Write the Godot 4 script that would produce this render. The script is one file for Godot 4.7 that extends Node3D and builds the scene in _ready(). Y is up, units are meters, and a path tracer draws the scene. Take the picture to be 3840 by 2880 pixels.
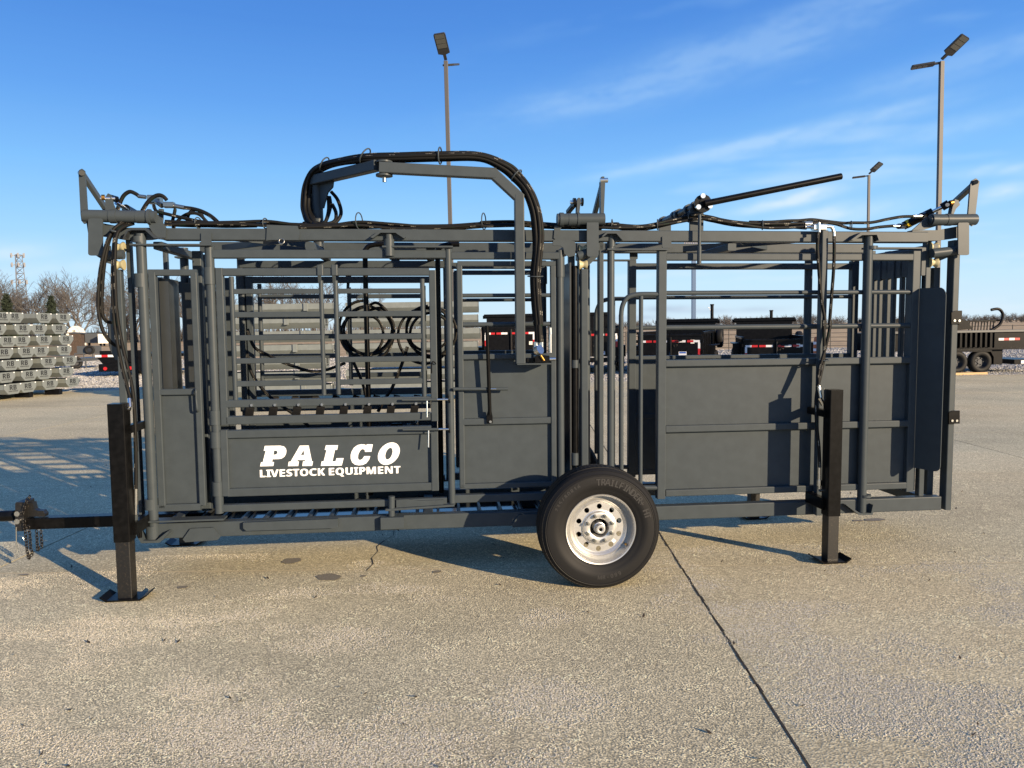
extends Node3D
# Portable cattle-working chute on a concrete yard in low winter sun.

var V := PackedVector3Array()
var N := PackedVector3Array()
var U := PackedVector2Array()
var C := PackedColorArray()
var mirror := false
var paint: Material
var paintdark: Material
var blackpaint: Material
var scuffed: Material
var rubber: Material
var chrome: Material
var steel: Material
var brass: Material
var nylon: Material
var hose: Material
var yellow: Material
var wetfloor: Material
var chainmat: Material
var white: Material
var M := {}
var used := {}
var rng := RandomNumberGenerator.new()

# ---------------------------------------------------------------- mesh helpers
func begin():
	V = PackedVector3Array(); N = PackedVector3Array(); U = PackedVector2Array(); C = PackedColorArray()

func tri(a: Vector3, b: Vector3, c: Vector3, na: Vector3, nb: Vector3, nc: Vector3, ua := Vector2.ZERO, ub := Vector2.ZERO, uc := Vector2.ZERO):
	if (b - a).cross(c - a).dot(na + nb + nc) > 0.0:
		V.append_array([a, c, b]); N.append_array([na, nc, nb]); U.append_array([ua, uc, ub])
	else:
		V.append_array([a, b, c]); N.append_array([na, nb, nc]); U.append_array([ua, ub, uc])

func quad(a: Vector3, b: Vector3, c: Vector3, d: Vector3, n: Vector3):
	tri(a, b, c, n, n, n); tri(a, c, d, n, n, n)

func make_mesh() -> ArrayMesh:
	var m := ArrayMesh.new()
	var arr := []
	arr.resize(Mesh.ARRAY_MAX)
	arr[Mesh.ARRAY_VERTEX] = V; arr[Mesh.ARRAY_NORMAL] = N; arr[Mesh.ARRAY_TEX_UV] = U
	if C.size() == V.size() and C.size() > 0:
		arr[Mesh.ARRAY_COLOR] = C
	m.add_surface_from_arrays(Mesh.PRIMITIVE_TRIANGLES, arr)
	return m

func done(parent: Node, called: String, mat: Material) -> MeshInstance3D:
	return inst(parent, called, make_mesh(), mat)

func inst(parent: Node, called: String, mesh: Mesh, mat: Material) -> MeshInstance3D:
	var o := MeshInstance3D.new()
	o.name = called
	o.mesh = mesh
	o.material_override = mat
	parent.add_child(o, true)
	return o

func bar(a: Vector3, b: Vector3, w: float, h: float):
	var d := (b - a).normalized()
	var e2 := Vector3(0, 0, 1)
	if absf(d.z) > 0.9: e2 = Vector3(0, 1, 0)
	var e1 := d.cross(e2).normalized()
	e2 = e1.cross(d).normalized()
	var ch: float = minf(0.006, minf(w, h) * 0.16)
	var hw := w / 2; var hh := h / 2
	var pr := [Vector2(hw - ch, hh), Vector2(hw - ch * .3, hh - ch * .3), Vector2(hw, hh - ch), Vector2(hw, -hh + ch), Vector2(hw - ch * .3, -hh + ch * .3), Vector2(hw - ch, -hh), Vector2(-hw + ch, -hh), Vector2(-hw + ch * .3, -hh + ch * .3), Vector2(-hw, -hh + ch), Vector2(-hw, hh - ch), Vector2(-hw + ch * .3, hh - ch * .3), Vector2(-hw + ch, hh)]
	var n := pr.size()
	for i in n:
		var p: Vector2 = pr[i]; var q: Vector2 = pr[(i + 1) % n]
		var t := (q - p).normalized()
		var nn := (e1 * -t.y + e2 * t.x)
		var mid := e1 * (p.x + q.x) + e2 * (p.y + q.y)
		if nn.dot(mid) < 0: nn = -nn
		quad(a + e1 * p.x + e2 * p.y, a + e1 * q.x + e2 * q.y, b + e1 * q.x + e2 * q.y, b + e1 * p.x + e2 * p.y, nn)
		tri(a, a + e1 * p.x + e2 * p.y, a + e1 * q.x + e2 * q.y, -d, -d, -d)
		tri(b, b + e1 * p.x + e2 * p.y, b + e1 * q.x + e2 * q.y, d, d, d)

func tube(a: Vector3, b: Vector3, r: float, r2 := -1.0, n := 14, caps := true):
	if r2 < 0: r2 = r
	var d := (b - a).normalized()
	var e := Vector3.UP if absf(d.y) < 0.9 else Vector3.RIGHT
	var e1 := d.cross(e).normalized(); var e2 := d.cross(e1).normalized()
	for i in n:
		var t0 := TAU * i / n; var t1 := TAU * (i + 1) / n
		var n0 := e1 * cos(t0) + e2 * sin(t0); var n1 := e1 * cos(t1) + e2 * sin(t1)
		var p0 := a + n0 * r; var p1 := a + n1 * r; var q0 := b + n0 * r2; var q1 := b + n1 * r2
		tri(p0, p1, q1, n0, n1, n1); tri(p0, q1, q0, n0, n1, n0)
		if caps:
			tri(a, p0, p1, -d, -d, -d); tri(b, q0, q1, d, d, d)

func spline(c: PackedVector3Array, per := 6) -> PackedVector3Array:
	var o := PackedVector3Array()
	var n := c.size()
	for i in n - 1:
		var p0 := c[maxi(i - 1, 0)]; var p1 := c[i]; var p2 := c[i + 1]; var p3 := c[mini(i + 2, n - 1)]
		for k in per:
			o.append(p1.cubic_interpolate(p2, p0, p3, float(k) / per))
	o.append(c[n - 1])
	return o

func sweep(pts: PackedVector3Array, r: float, n := 8):
	var len := 0.0
	var prev: PackedVector3Array = []; var prevn: PackedVector3Array = []
	var ref := Vector3(0.31, 0.17, 0.93)
	var pl := 0.0
	for i in pts.size():
		var d: Vector3 = (pts[mini(i + 1, pts.size() - 1)] - pts[maxi(i - 1, 0)]).normalized()
		var e1 := (ref - d * ref.dot(d)).normalized()
		if e1.length() < 0.5: e1 = d.cross(Vector3.UP).normalized()
		ref = e1
		var e2 := d.cross(e1)
		var ring: PackedVector3Array = []; var rn: PackedVector3Array = []
		for k in n:
			var t := TAU * k / n
			var nn := e1 * cos(t) + e2 * sin(t)
			ring.append(pts[i] + nn * r); rn.append(nn)
		if i > 0:
			len += pts[i].distance_to(pts[i - 1])
			for k in n:
				var k1 := (k + 1) % n
				var v0 := float(k) / n; var v1 := float(k + 1) / n
				tri(prev[k], prev[k1], ring[k1], prevn[k], prevn[k1], rn[k1], Vector2(pl, v0), Vector2(pl, v1), Vector2(len, v1))
				tri(prev[k], ring[k1], ring[k], prevn[k], rn[k1], rn[k], Vector2(pl, v0), Vector2(len, v1), Vector2(len, v0))
		else:
			for k in n: tri(pts[0], ring[k], ring[(k + 1) % n], -d, -d, -d)
		if i == pts.size() - 1:
			for k in n: tri(pts[i], ring[k], ring[(k + 1) % n], d, d, d)
		pl = len
		prev = ring; prevn = rn

# flat polygon (x, y pairs) of a thickness, centred on z, in the frame xf
func plate(poly: PackedVector2Array, z: float, t: float, xf := Transform3D.IDENTITY):
	var idx := Geometry2D.triangulate_polygon(poly)
	var zf := z + t / 2; var zb := z - t / 2
	var nf := xf.basis * Vector3(0, 0, 1)
	for i in range(0, idx.size(), 3):
		var a := poly[idx[i]]; var b := poly[idx[i + 1]]; var c := poly[idx[i + 2]]
		tri(xf * Vector3(a.x, a.y, zf), xf * Vector3(b.x, b.y, zf), xf * Vector3(c.x, c.y, zf), nf, nf, nf)
		tri(xf * Vector3(a.x, a.y, zb), xf * Vector3(b.x, b.y, zb), xf * Vector3(c.x, c.y, zb), -nf, -nf, -nf)
	var n := poly.size()
	var area := 0.0
	for i in n:
		area += poly[i].cross(poly[(i + 1) % n])
	var sgn := 1.0 if area > 0 else -1.0
	for i in n:
		var p := poly[i]; var q := poly[(i + 1) % n]
		var e := (q - p).normalized()
		var nn := xf.basis * Vector3(e.y * sgn, -e.x * sgn, 0)
		quad(xf * Vector3(p.x, p.y, zf), xf * Vector3(q.x, q.y, zf), xf * Vector3(q.x, q.y, zb), xf * Vector3(p.x, p.y, zb), nn)

func ring(c: Vector3, ax: Vector3, R: float, r: float, n := 20, m := 7, stretch := 1.0, up := Vector3.ZERO):
	ax = ax.normalized()
	var e1 := ax.cross(Vector3.UP if absf(ax.y) < 0.9 else Vector3.RIGHT).normalized()
	if up != Vector3.ZERO: e1 = (up - ax * up.dot(ax)).normalized()
	var e2 := ax.cross(e1).normalized()
	for i in n:
		var a0 := TAU * i / n; var a1 := TAU * (i + 1) / n
		var d0 := e1 * cos(a0) * stretch + e2 * sin(a0); var d1 := e1 * cos(a1) * stretch + e2 * sin(a1)
		var o0 := d0.normalized(); var o1 := d1.normalized()
		for k in m:
			var b0 := TAU * k / m; var b1 := TAU * (k + 1) / m
			var n00 := o0 * cos(b0) + ax * sin(b0); var n01 := o0 * cos(b1) + ax * sin(b1)
			var n10 := o1 * cos(b0) + ax * sin(b0); var n11 := o1 * cos(b1) + ax * sin(b1)
			var p00 := c + d0 * R + n00 * r; var p01 := c + d0 * R + n01 * r
			var p10 := c + d1 * R + n10 * r; var p11 := c + d1 * R + n11 * r
			tri(p00, p01, p11, n00, n01, n11); tri(p00, p11, p10, n00, n11, n10)

# turned shape round the z axis of xf: profile of (radius, z)
func lathe(pr: Array, n: int, xf := Transform3D.IDENTITY, crease := 0.75):
	var m := pr.size()
	for j in m - 1:
		var p: Vector2 = pr[j]; var q: Vector2 = pr[j + 1]
		if p.distance_to(q) < 0.00001: continue
		var t := (q - p).normalized()
		var nr := Vector2(-t.y, t.x)
		var nA := nr; var nB := nr
		if j > 0:
			var tp: Vector2 = (p - pr[j - 1]).normalized()
			if tp.dot(t) > crease: nA = (nr + Vector2(-tp.y, tp.x)).normalized()
		if j < m - 2:
			var tn: Vector2 = (pr[j + 2] - q).normalized()
			if tn.dot(t) > crease: nB = (nr + Vector2(-tn.y, tn.x)).normalized()
		for i in n:
			var a0 := TAU * i / n; var a1 := TAU * (i + 1) / n
			var d0 := Vector3(cos(a0), sin(a0), 0); var d1 := Vector3(cos(a1), sin(a1), 0)
			var z := Vector3(0, 0, 1)
			var b := xf.basis
			var P0 := xf * (d0 * p.x + z * p.y); var P1 := xf * (d1 * p.x + z * p.y)
			var Q0 := xf * (d0 * q.x + z * q.y); var Q1 := xf * (d1 * q.x + z * q.y)
			var NA0 := b * (d0 * nA.x + z * nA.y); var NA1 := b * (d1 * nA.x + z * nA.y)
			var NB0 := b * (d0 * nB.x + z * nB.y); var NB1 := b * (d1 * nB.x + z * nB.y)
			if p.x > 0.00001: tri(P0, P1, Q1, NA0, NA1, NB1)
			if q.x > 0.00001: tri(P0, Q1, Q0, NA0, NB1, NB0)

func box(a: Vector3, b: Vector3):
	var lo := Vector3(minf(a.x, b.x), minf(a.y, b.y), minf(a.z, b.z)); var hi := Vector3(maxf(a.x, b.x), maxf(a.y, b.y), maxf(a.z, b.z))
	var c := (lo + hi) / 2; var s := hi - lo
	if s.x >= s.y and s.x >= s.z: bar(Vector3(lo.x, c.y, c.z), Vector3(hi.x, c.y, c.z), s.y, s.z)
	elif s.y >= s.z: bar(Vector3(c.x, lo.y, c.z), Vector3(c.x, hi.y, c.z), s.x, s.z)
	else: bar(Vector3(c.x, c.y, lo.z), Vector3(c.x, c.y, hi.z), s.x, s.y)

func mz(z: float) -> float:
	return -0.84 - z if mirror else z

# one part from a list of simple shapes
func P(parent: Node, called: String, mat: Material, prims: Array) -> MeshInstance3D:
	begin()
	for p in prims:
		match p[0]:
			"b": bar(Vector3(p[1], p[2], mz(p[3])), Vector3(p[4], p[5], mz(p[6])), p[7], p[8])
			"t": tube(Vector3(p[1], p[2], mz(p[3])), Vector3(p[4], p[5], mz(p[6])), p[7])
			"c": box(Vector3(p[1], p[2], mz(p[3])), Vector3(p[4], p[5], mz(p[6])))
			"s":
				var a: Array = p[1]
				var c: PackedVector3Array = []
				for i in range(0, a.size(), 3): c.append(Vector3(a[i], a[i + 1], mz(a[i + 2])))
				sweep(spline(c), p[2], 8)
			"p":
				var a: Array = p[1]
				var c: PackedVector2Array = []
				for i in range(0, a.size(), 2): c.append(Vector2(a[i], a[i + 1]))
				plate(c, mz(p[2]), p[3])
			"r": ring(Vector3(p[1], p[2], mz(p[3])), Vector3(p[4], p[5], p[6]), p[7], p[8])
			"l": lathe([Vector2(0, -.028), Vector2(.034, -.028), Vector2(.034, -.02), Vector2(.024, -.008), Vector2(.022, 0), Vector2(.024, .008), Vector2(.034, .02), Vector2(.034, .028), Vector2(0, .028)], 18, Transform3D(Basis(Vector3.UP, PI / 2), Vector3(p[1], p[2], mz(p[3]))))
			"k": ring(Vector3(p[1], p[2], p[3]), Vector3(p[7], p[8], p[9]), .0085, .0033, 12, 6, 1.75, Vector3(p[4], p[5], p[6]))
	return done(parent, called, mat)

func plate_at(parent: Node, called: String, mat: Material, flat: Array, t: float, at: Vector3, turn: float):
	begin()
	var c: PackedVector2Array = []
	for i in range(0, flat.size(), 2): c.append(Vector2(flat[i], flat[i + 1]))
	plate(c, 0, t, Transform3D(Basis(Vector3.UP, turn), at))
	return done(parent, called, mat)

func numbered(s: String) -> String:
	if not used.has(s):
		used[s] = 0
		return s
	used[s] += 1
	return "%s_%03d" % [s, used[s]]

func thing(called: String, label: String, category: String, at := Vector3.ZERO, turn := 0.0, group := "") -> Node3D:
	var o := Node3D.new()
	o.name = numbered(called)
	add_child(o)
	o.position = at; o.rotation.y = turn
	tag(o, label, category, group)
	return o

func tag(o: Node, label: String, category: String, group := "", kind := ""):
	if label: o.set_meta("label", label)
	if category: o.set_meta("category", category)
	if group: o.set_meta("group", group)
	if kind: o.set_meta("kind", kind)

func lin(r: float, g: float, b: float) -> Color:
	return Color(r, g, b).linear_to_srgb()

func mat(col: Color, rough: float, metal := 0.0) -> StandardMaterial3D:
	var m := StandardMaterial3D.new()
	m.albedo_color = col; m.roughness = rough; m.metallic = metal
	return m

func noise(seed_: int, freq: float, kind := FastNoiseLite.TYPE_SIMPLEX_SMOOTH, oct := 3) -> FastNoiseLite:
	var n := FastNoiseLite.new()
	n.seed = seed_; n.frequency = freq; n.noise_type = kind; n.fractal_octaves = oct
	return n

# grey tile around mid value: multiplies a colour
func mottle(seed_: int, freq: float, lo: float, hi: float, size := 256) -> ImageTexture:
	var im := noise(seed_, freq, FastNoiseLite.TYPE_SIMPLEX_SMOOTH, 4).get_seamless_image(size, size)
	im.convert(Image.FORMAT_RGB8)
	var d := im.get_data()
	for i in d.size(): d[i] = int(255.0 * lerpf(lo, hi, d[i] / 255.0))
	return ImageTexture.create_from_image(Image.create_from_data(size, size, false, Image.FORMAT_RGB8, d))

func textured(col: Color, rough: float, tex: Texture2D, scale_: float, metal := 0.0) -> StandardMaterial3D:
	var m := mat(col, rough, metal)
	m.albedo_texture = tex
	m.uv1_triplanar = true
	m.uv1_scale = Vector3.ONE * scale_
	return m

const PALCO := [[-1.683,0.8525,-1.670,0.8512,-1.692,0.7745,-1.703,0.7748,-1.710,0.7471,-1.624,0.7471,-1.618,0.7739,-1.631,0.7743,-1.627,0.7933,-1.621,0.8230,-1.615,0.8522,-1.602,0.8509,-1.595,0.8458,-1.593,0.8384,-1.597,0.8297,-1.606,0.8241,-1.621,0.8229,-1.627,0.7932,-1.586,0.7931,-1.566,0.7970,-1.549,0.8088,-1.538,0.8281,-1.535,0.8476,-1.538,0.8634,-1.550,0.8774,-1.574,0.8839,-1.675,0.8846],[-1.510,0.7733,-1.522,0.7736,-1.528,0.7433,-1.461,0.7424,-1.455,0.7732,-1.467,0.7736,-1.463,0.7833,-1.417,0.7820,-1.419,0.8166,-1.442,0.8167,-1.422,0.8486,-1.419,0.8166,-1.416,0.7820,-1.413,0.7731,-1.428,0.7735,-1.434,0.7416,-1.369,0.7408,-1.362,0.7716,-1.370,0.7718,-1.388,0.8801,-1.446,0.8806],[-1.274,0.8787,-1.194,0.8771,-1.201,0.8452,-1.215,0.8456,-1.234,0.7681,-1.213,0.7675,-1.207,0.7881,-1.159,0.7882,-1.173,0.7376,-1.312,0.7391,-1.305,0.7700,-1.292,0.7697,-1.271,0.8466,-1.283,0.8469],[-0.962,0.8771,-0.973,0.8263,-1.016,0.8265,-1.017,0.8399,-1.028,0.8466,-1.041,0.8435,-1.051,0.8309,-1.061,0.8103,-1.064,0.7856,-1.059,0.7746,-1.050,0.7713,-1.035,0.7774,-1.021,0.7978,-0.981,0.7968,-0.989,0.7736,-1.009,0.7483,-1.033,0.7371,-1.060,0.7354,-1.086,0.7416,-1.103,0.7570,-1.112,0.7820,-1.112,0.8068,-1.105,0.8313,-1.088,0.8581,-1.064,0.8748,-1.040,0.8796,-1.018,0.8776,-1.005,0.8713,-1.003,0.8782],[-0.781,0.8256,-0.782,0.8420,-0.786,0.8568,-0.794,0.8693,-0.804,0.8788,-0.818,0.8849,-0.833,0.8872,-0.849,0.8857,-0.866,0.8804,-0.882,0.8716,-0.897,0.8597,-0.910,0.8454,-0.920,0.8292,-0.927,0.8122,-0.930,0.7950,-0.930,0.7786,-0.926,0.7638,-0.918,0.7513,-0.907,0.7417,-0.894,0.7356,-0.879,0.7332,-0.862,0.7347,-0.846,0.7400,-0.863,0.7702,-0.871,0.7705,-0.877,0.7755,-0.880,0.7847,-0.881,0.7970,-0.878,0.8109,-0.873,0.8247,-0.866,0.8368,-0.857,0.8456,-0.848,0.8502,-0.840,0.8500,-0.834,0.8450,-0.831,0.8358,-0.830,0.8235,-0.833,0.8096,-0.838,0.7958,-0.845,0.7837,-0.854,0.7749,-0.862,0.7704,-0.845,0.7401,-0.830,0.7488,-0.815,0.7607,-0.802,0.7751,-0.792,0.7912,-0.785,0.8084]]
const SUB := [-1.713,0.662,0.933,0.060]
const BUNKS_LEFT := [[-12.783,0.16,-21.693,0,0],[-12.865,0.16,-20.756,0,1],[-12.938,0.16,-19.913,0,2],[-12.985,0.16,-19.381,0,3],[-12.804,0.47,-21.449,1,0],[-12.884,0.47,-20.541,1,1],[-12.932,0.47,-19.992,1,2],[-13.003,0.47,-19.177,1,3],[-12.789,0.78,-21.621,2,0],[-12.866,0.78,-20.746,2,1],[-12.945,0.78,-19.836,2,2],[-12.988,0.78,-19.348,2,3],[-12.807,1.09,-21.418,3,0],[-12.888,1.09,-20.486,3,1],[-12.936,1.09,-19.940,3,2],[-13.003,1.09,-19.169,3,3],[-12.798,1.39,-21.520,4,0],[-12.875,1.39,-20.634,4,1],[-12.948,1.39,-19.801,4,2],[-12.991,1.39,-19.307,4,3],[-12.821,1.7,-21.259,5,0],[-12.890,1.7,-20.467,5,1],[-12.942,1.7,-19.870,5,2],[-13.019,1.7,-18.985,5,3],[-12.803,2.01,-21.459,6,0],[-12.871,2.01,-20.690,6,1],[-12.965,2.01,-19.614,6,2],[-13.001,2.01,-19.201,6,3]]
const BUNK_TURN := -0.0871
const SPOTS := [[-1.619,-5.301,0.075,0.06],[-1.260,-4.930,0.085,0.07],[-2.179,-4.778,0.03,0.03],[-0.658,-6.260,0.05,0.04],[-0.534,-5.000,0.03,0.025],[3.016,-6.145,0.08,0.05],[2.870,-6.127,0.04,0.03],[-3.421,-5.090,0.03,0.02],[-1.027,-4.937,0.018,0.02],[1.591,-5.677,0.02,0.02]]

# ---------------------------------------------------------------- camera, sky, sun
func setup_view():
	var cam := Camera3D.new()
	cam.name = "camera"
	cam.fov = 54.43
	cam.near = 0.05; cam.far = 6000.0
	cam.position = Vector3(0, 1.66, 0)
	cam.rotation = Vector3(-0.07557, 0, -0.0175)
	add_child(cam)
	cam.current = true
	var sun := DirectionalLight3D.new()
	sun.name = "sun"
	sun.light_energy = 1.6
	sun.light_color = Color(1.0, 0.90, 0.76)
	sun.light_angular_distance = 0.53
	sun.shadow_enabled = true
	add_child(sun)
	var el := deg_to_rad(14.5)
	var dir := Vector3(-0.745 * cos(el), -sin(el), -0.667 * cos(el))
	sun.look_at_from_position(Vector3(0, 30, 0), Vector3(0, 30, 0) + dir, Vector3.UP)
	var we := WorldEnvironment.new()
	we.name = "environment"
	var e := Environment.new()
	e.background_mode = Environment.BG_SKY
	var sky := Sky.new()
	var pm := PanoramaSkyMaterial.new()
	pm.panorama = sky_texture()
	sky.sky_material = pm
	e.sky = sky
	e.background_energy_multiplier = 0.59
	e.tonemap_mode = Environment.TONE_MAPPER_LINEAR
	e.tonemap_exposure = 1.9
	e.sdfgi_enabled = true; e.ssao_enabled = true; e.ssil_enabled = true
	we.environment = e
	add_child(we)

func sky_at(el: float) -> Color:
	var keys := [[-90.0, Color8(150, 150, 145)], [-3.0, Color8(190, 205, 215)], [0.0, Color8(208, 228, 240)], [3.0, Color8(192, 225, 246)], [7.0, Color8(158, 208, 248)], [11.0, Color8(128, 188, 244)], [16.0, Color8(98, 159, 231)], [21.0, Color8(80, 139, 217)], [27.0, Color8(68, 123, 204)], [45.0, Color8(74, 122, 194)], [90.0, Color8(74, 118, 184)]]  # top keys, above the frame, greyed to make the shadow fill less blue
	for i in keys.size() - 1:
		if el <= keys[i + 1][0]:
			return keys[i][1].lerp(keys[i + 1][1], (el - keys[i][0]) / (keys[i + 1][0] - keys[i][0]))
	return keys[-1][1]

func sky_texture() -> ImageTexture:
	var w := 2048; var h := 1024
	var n1 := noise(11, 1.0, FastNoiseLite.TYPE_SIMPLEX_SMOOTH, 5)
	var n2 := noise(29, 1.0, FastNoiseLite.TYPE_SIMPLEX_SMOOTH, 4)
	var data := PackedByteArray()
	data.resize(w * h * 3)
	var puffs := [[20.8, 8.7, 3.2, .5, .75], [19.0, 8.3, 2.4, .35, .5], [22.0, 7.2, 2.8, .75, .6], [24.5, 7.4, 3.5, .6, .3], [33.0, 7.9, 1.3, .45, .7], [32.0, 9.4, 1.4, .3, .4], [33.6, 9.3, .9, .25, .4], [17.0, 12.4, 9.0, .55, .4], [24.0, 13.2, 6.0, .7, .34], [11.0, 11.6, 5.0, .4, .3], [29.0, 12.0, 5.0, .7, .22], [9.0, 16.8, 9.0, 1.2, .26], [17.0, 18.6, 9.0, 1.5, .28], [24.0, 20.5, 9.0, 1.2, .24], [31.0, 16.0, 7.0, .9, .22], [-34.2, 5.2, 2.6, .6, .45], [-31.0, 4.4, 5.0, .5, .22], [22.0, 4.8, 9.0, .6, .2], [11.6, 1.15, 1.9, .22, -.42], [9.3, .55, 2.0, .2, -.3], [14.8, .95, 1.5, .16, -.35], [18.5, 1.0, 1.6, .16, -.25]]
	for y in h:
		var el := 90.0 - 180.0 * (y + 0.5) / h
		var base := sky_at(el)
		for x in w:
			# the left edge of the panorama is straight ahead (-z)
			var az := fposmod((x + 0.5) / w * 360.0 + 180.0, 360.0) - 180.0
			var col := base
			if el > -1.0:
				var a := deg_to_rad(az)
				# thin cirrus on a flat layer; more added out of view to grey shadows
				var dist: float = 1.0 / (sin(deg_to_rad(el)) + 0.12)
				var px := sin(a) * dist; var pz := -cos(a) * dist
				var rx := px * 0.94 + pz * 0.34; var rz := -px * 0.34 + pz * 0.94
				var c := n1.get_noise_2d(rx * 0.55 + 3.0, rz * 2.1) * 0.6 + n2.get_noise_2d(rx * 2.2, rz * 5.0) * 0.25
				var cover := n2.get_noise_2d(px * 0.4 + 7.0, pz * 0.4)
				var am: float = clampf((c + cover * 0.6 - 0.06) * 0.8, 0.0, 0.34)
				if az > -60.0 and az < 60.0:
					am *= smoothstep(-8.0, 16.0, az) if az > -20.0 else smoothstep(-34.0, -60.0, az)
					for p in puffs:
						var sl: float = (az - p[0]) * 0.14 if p[4] > 0 else 0.0
						var dx: float = (az - p[0]) / p[2]; var dy: float = (el - p[1] - sl) / p[3]
						var g := exp(-dx * dx - dy * dy)
						if g > 0.01:
							var tx := n1.get_noise_2d(az * 0.16 + p[0], (el - sl) * 0.9) * 0.9 + n2.get_noise_2d(az * 0.5, (el - sl) * 2.2) * 0.45
							var k: float = clampf(g * (1.05 + tx * .9), 0.0, 1.0)
							if p[4] > 0: am = maxf(am, k * p[4])
							else: col = col.lerp(Color8(170, 188, 210), clampf(-p[4] * k * 2.0, 0.0, 0.7))
				col = col.lerp(Color8(225, 236, 248), am)
			var i := (y * w + x) * 3
			data[i] = int(col.r * 255.0); data[i + 1] = int(col.g * 255.0); data[i + 2] = int(col.b * 255.0)
	var im := Image.create_from_data(w, h, false, Image.FORMAT_RGB8, data)
	return ImageTexture.create_from_image(im)

# ---------------------------------------------------------------- materials
func hose_texture() -> ImageTexture:
	var im := Image.create(1024, 32, false, Image.FORMAT_RGB8)
	im.fill(Color(.075, .075, .074))
	var r := RandomNumberGenerator.new(); r.seed = 5
	var x := 0
	while x < 1010:
		var k := r.randi_range(0, 5)
		var col := Color(.68, .67, .62)
		if k == 0: col = Color(.26, .1, .09)
		if k == 1: col = Color(.09, .2, .14)
		var glyphs := r.randi_range(3, 12)
		for g in glyphs:
			for yy in 4:
				for xx in 3:
					if yy < 3 and r.randf() < .6 and x + xx < 1024:
						for row in [3, 17]: im.set_pixel(x + xx, row + yy, col)
			x += 4
			if x > 1010: break
		x += r.randi_range(30, 110)
	return ImageTexture.create_from_image(im)

func concrete_maps() -> Array:
	var s := 1024
	var mid := noise(8, .045, FastNoiseLite.TYPE_SIMPLEX_SMOOTH, 4).get_seamless_image(s, s)
	var low := noise(21, .011, FastNoiseLite.TYPE_SIMPLEX_SMOOTH, 3).get_seamless_image(s, s)
	mid.convert(Image.FORMAT_L8); low.convert(Image.FORMAT_L8)
	var m := mid.get_data(); var l := low.get_data()
	var r := RandomNumberGenerator.new(); r.seed = 77
	var raw := PackedFloat32Array(); raw.resize(s * s)
	for i in s * s: raw[i] = r.randf()
	var col := PackedByteArray(); col.resize(s * s * 3)
	var hgt := PackedByteArray(); hgt.resize(s * s)
	var k := s * s
	for i in k:
		# sand grains: two or three texels across
		var a: float = (raw[i] * 2.0 + raw[(i + 1) % k] + raw[(i + s) % k] + raw[(i + s + 1) % k] * .6 + raw[(i + k - 1) % k] * .6 + raw[(i + k - s) % k] * .6) / 5.8
		a = clampf((a - .5) * 2.3 + .5, 0.0, 1.0)
		var b := m[i] / 255.0; var c := l[i] / 255.0
		# worn patches where the stones of the mix stand bare
		var worn := smoothstep(.5, .72, b * .5 + c * .55)
		var g := (a - .5) * (.62 + .3 * worn)
		var v := .95 + g * .46 + (b - .5) * .1
		var stone := smoothstep(.5, .9, a) * (.35 + .25 * worn)
		if raw[i] < .003: v *= .5
		var cr := v * lerpf(.79, .97, stone); var cg := v * lerpf(.745, .905, stone); var cb := v * lerpf(.62, .74, stone)
		col[i * 3] = clampi(int(cr * 255), 0, 255); col[i * 3 + 1] = clampi(int(cg * 255), 0, 255); col[i * 3 + 2] = clampi(int(cb * 255), 0, 255)
		hgt[i] = clampi(int(128 + g * 150 + (b - .5) * 24), 0, 255)
	var ci := Image.create_from_data(s, s, false, Image.FORMAT_RGB8, col)
	var hi := Image.create_from_data(s, s, false, Image.FORMAT_L8, hgt)
	hi.convert(Image.FORMAT_RGBA8)
	hi.bump_map_to_normal_map(1.1)
	ci.generate_mipmaps(); hi.generate_mipmaps()
	return [ImageTexture.create_from_image(ci), ImageTexture.create_from_image(hi)]

func ramp_tex(seed_: int, freq: float, cols: Array, size := 512, oct := 4, kind := FastNoiseLite.TYPE_SIMPLEX_SMOOTH) -> ImageTexture:
	var im := noise(seed_, freq, kind, oct).get_seamless_image(size, size)
	im.convert(Image.FORMAT_L8)
	var d := im.get_data()
	var o := PackedByteArray(); o.resize(size * size * 3)
	var n := cols.size() - 1
	for i in d.size():
		var t := d[i] / 255.0 * n
		var k: int = mini(int(t), n - 1)
		var c: Color = cols[k].lerp(cols[k + 1], t - k)
		o[i * 3] = int(c.r * 255); o[i * 3 + 1] = int(c.g * 255); o[i * 3 + 2] = int(c.b * 255)
	var r := Image.create_from_data(size, size, false, Image.FORMAT_RGB8, o)
	r.generate_mipmaps()
	return ImageTexture.create_from_image(r)

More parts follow.
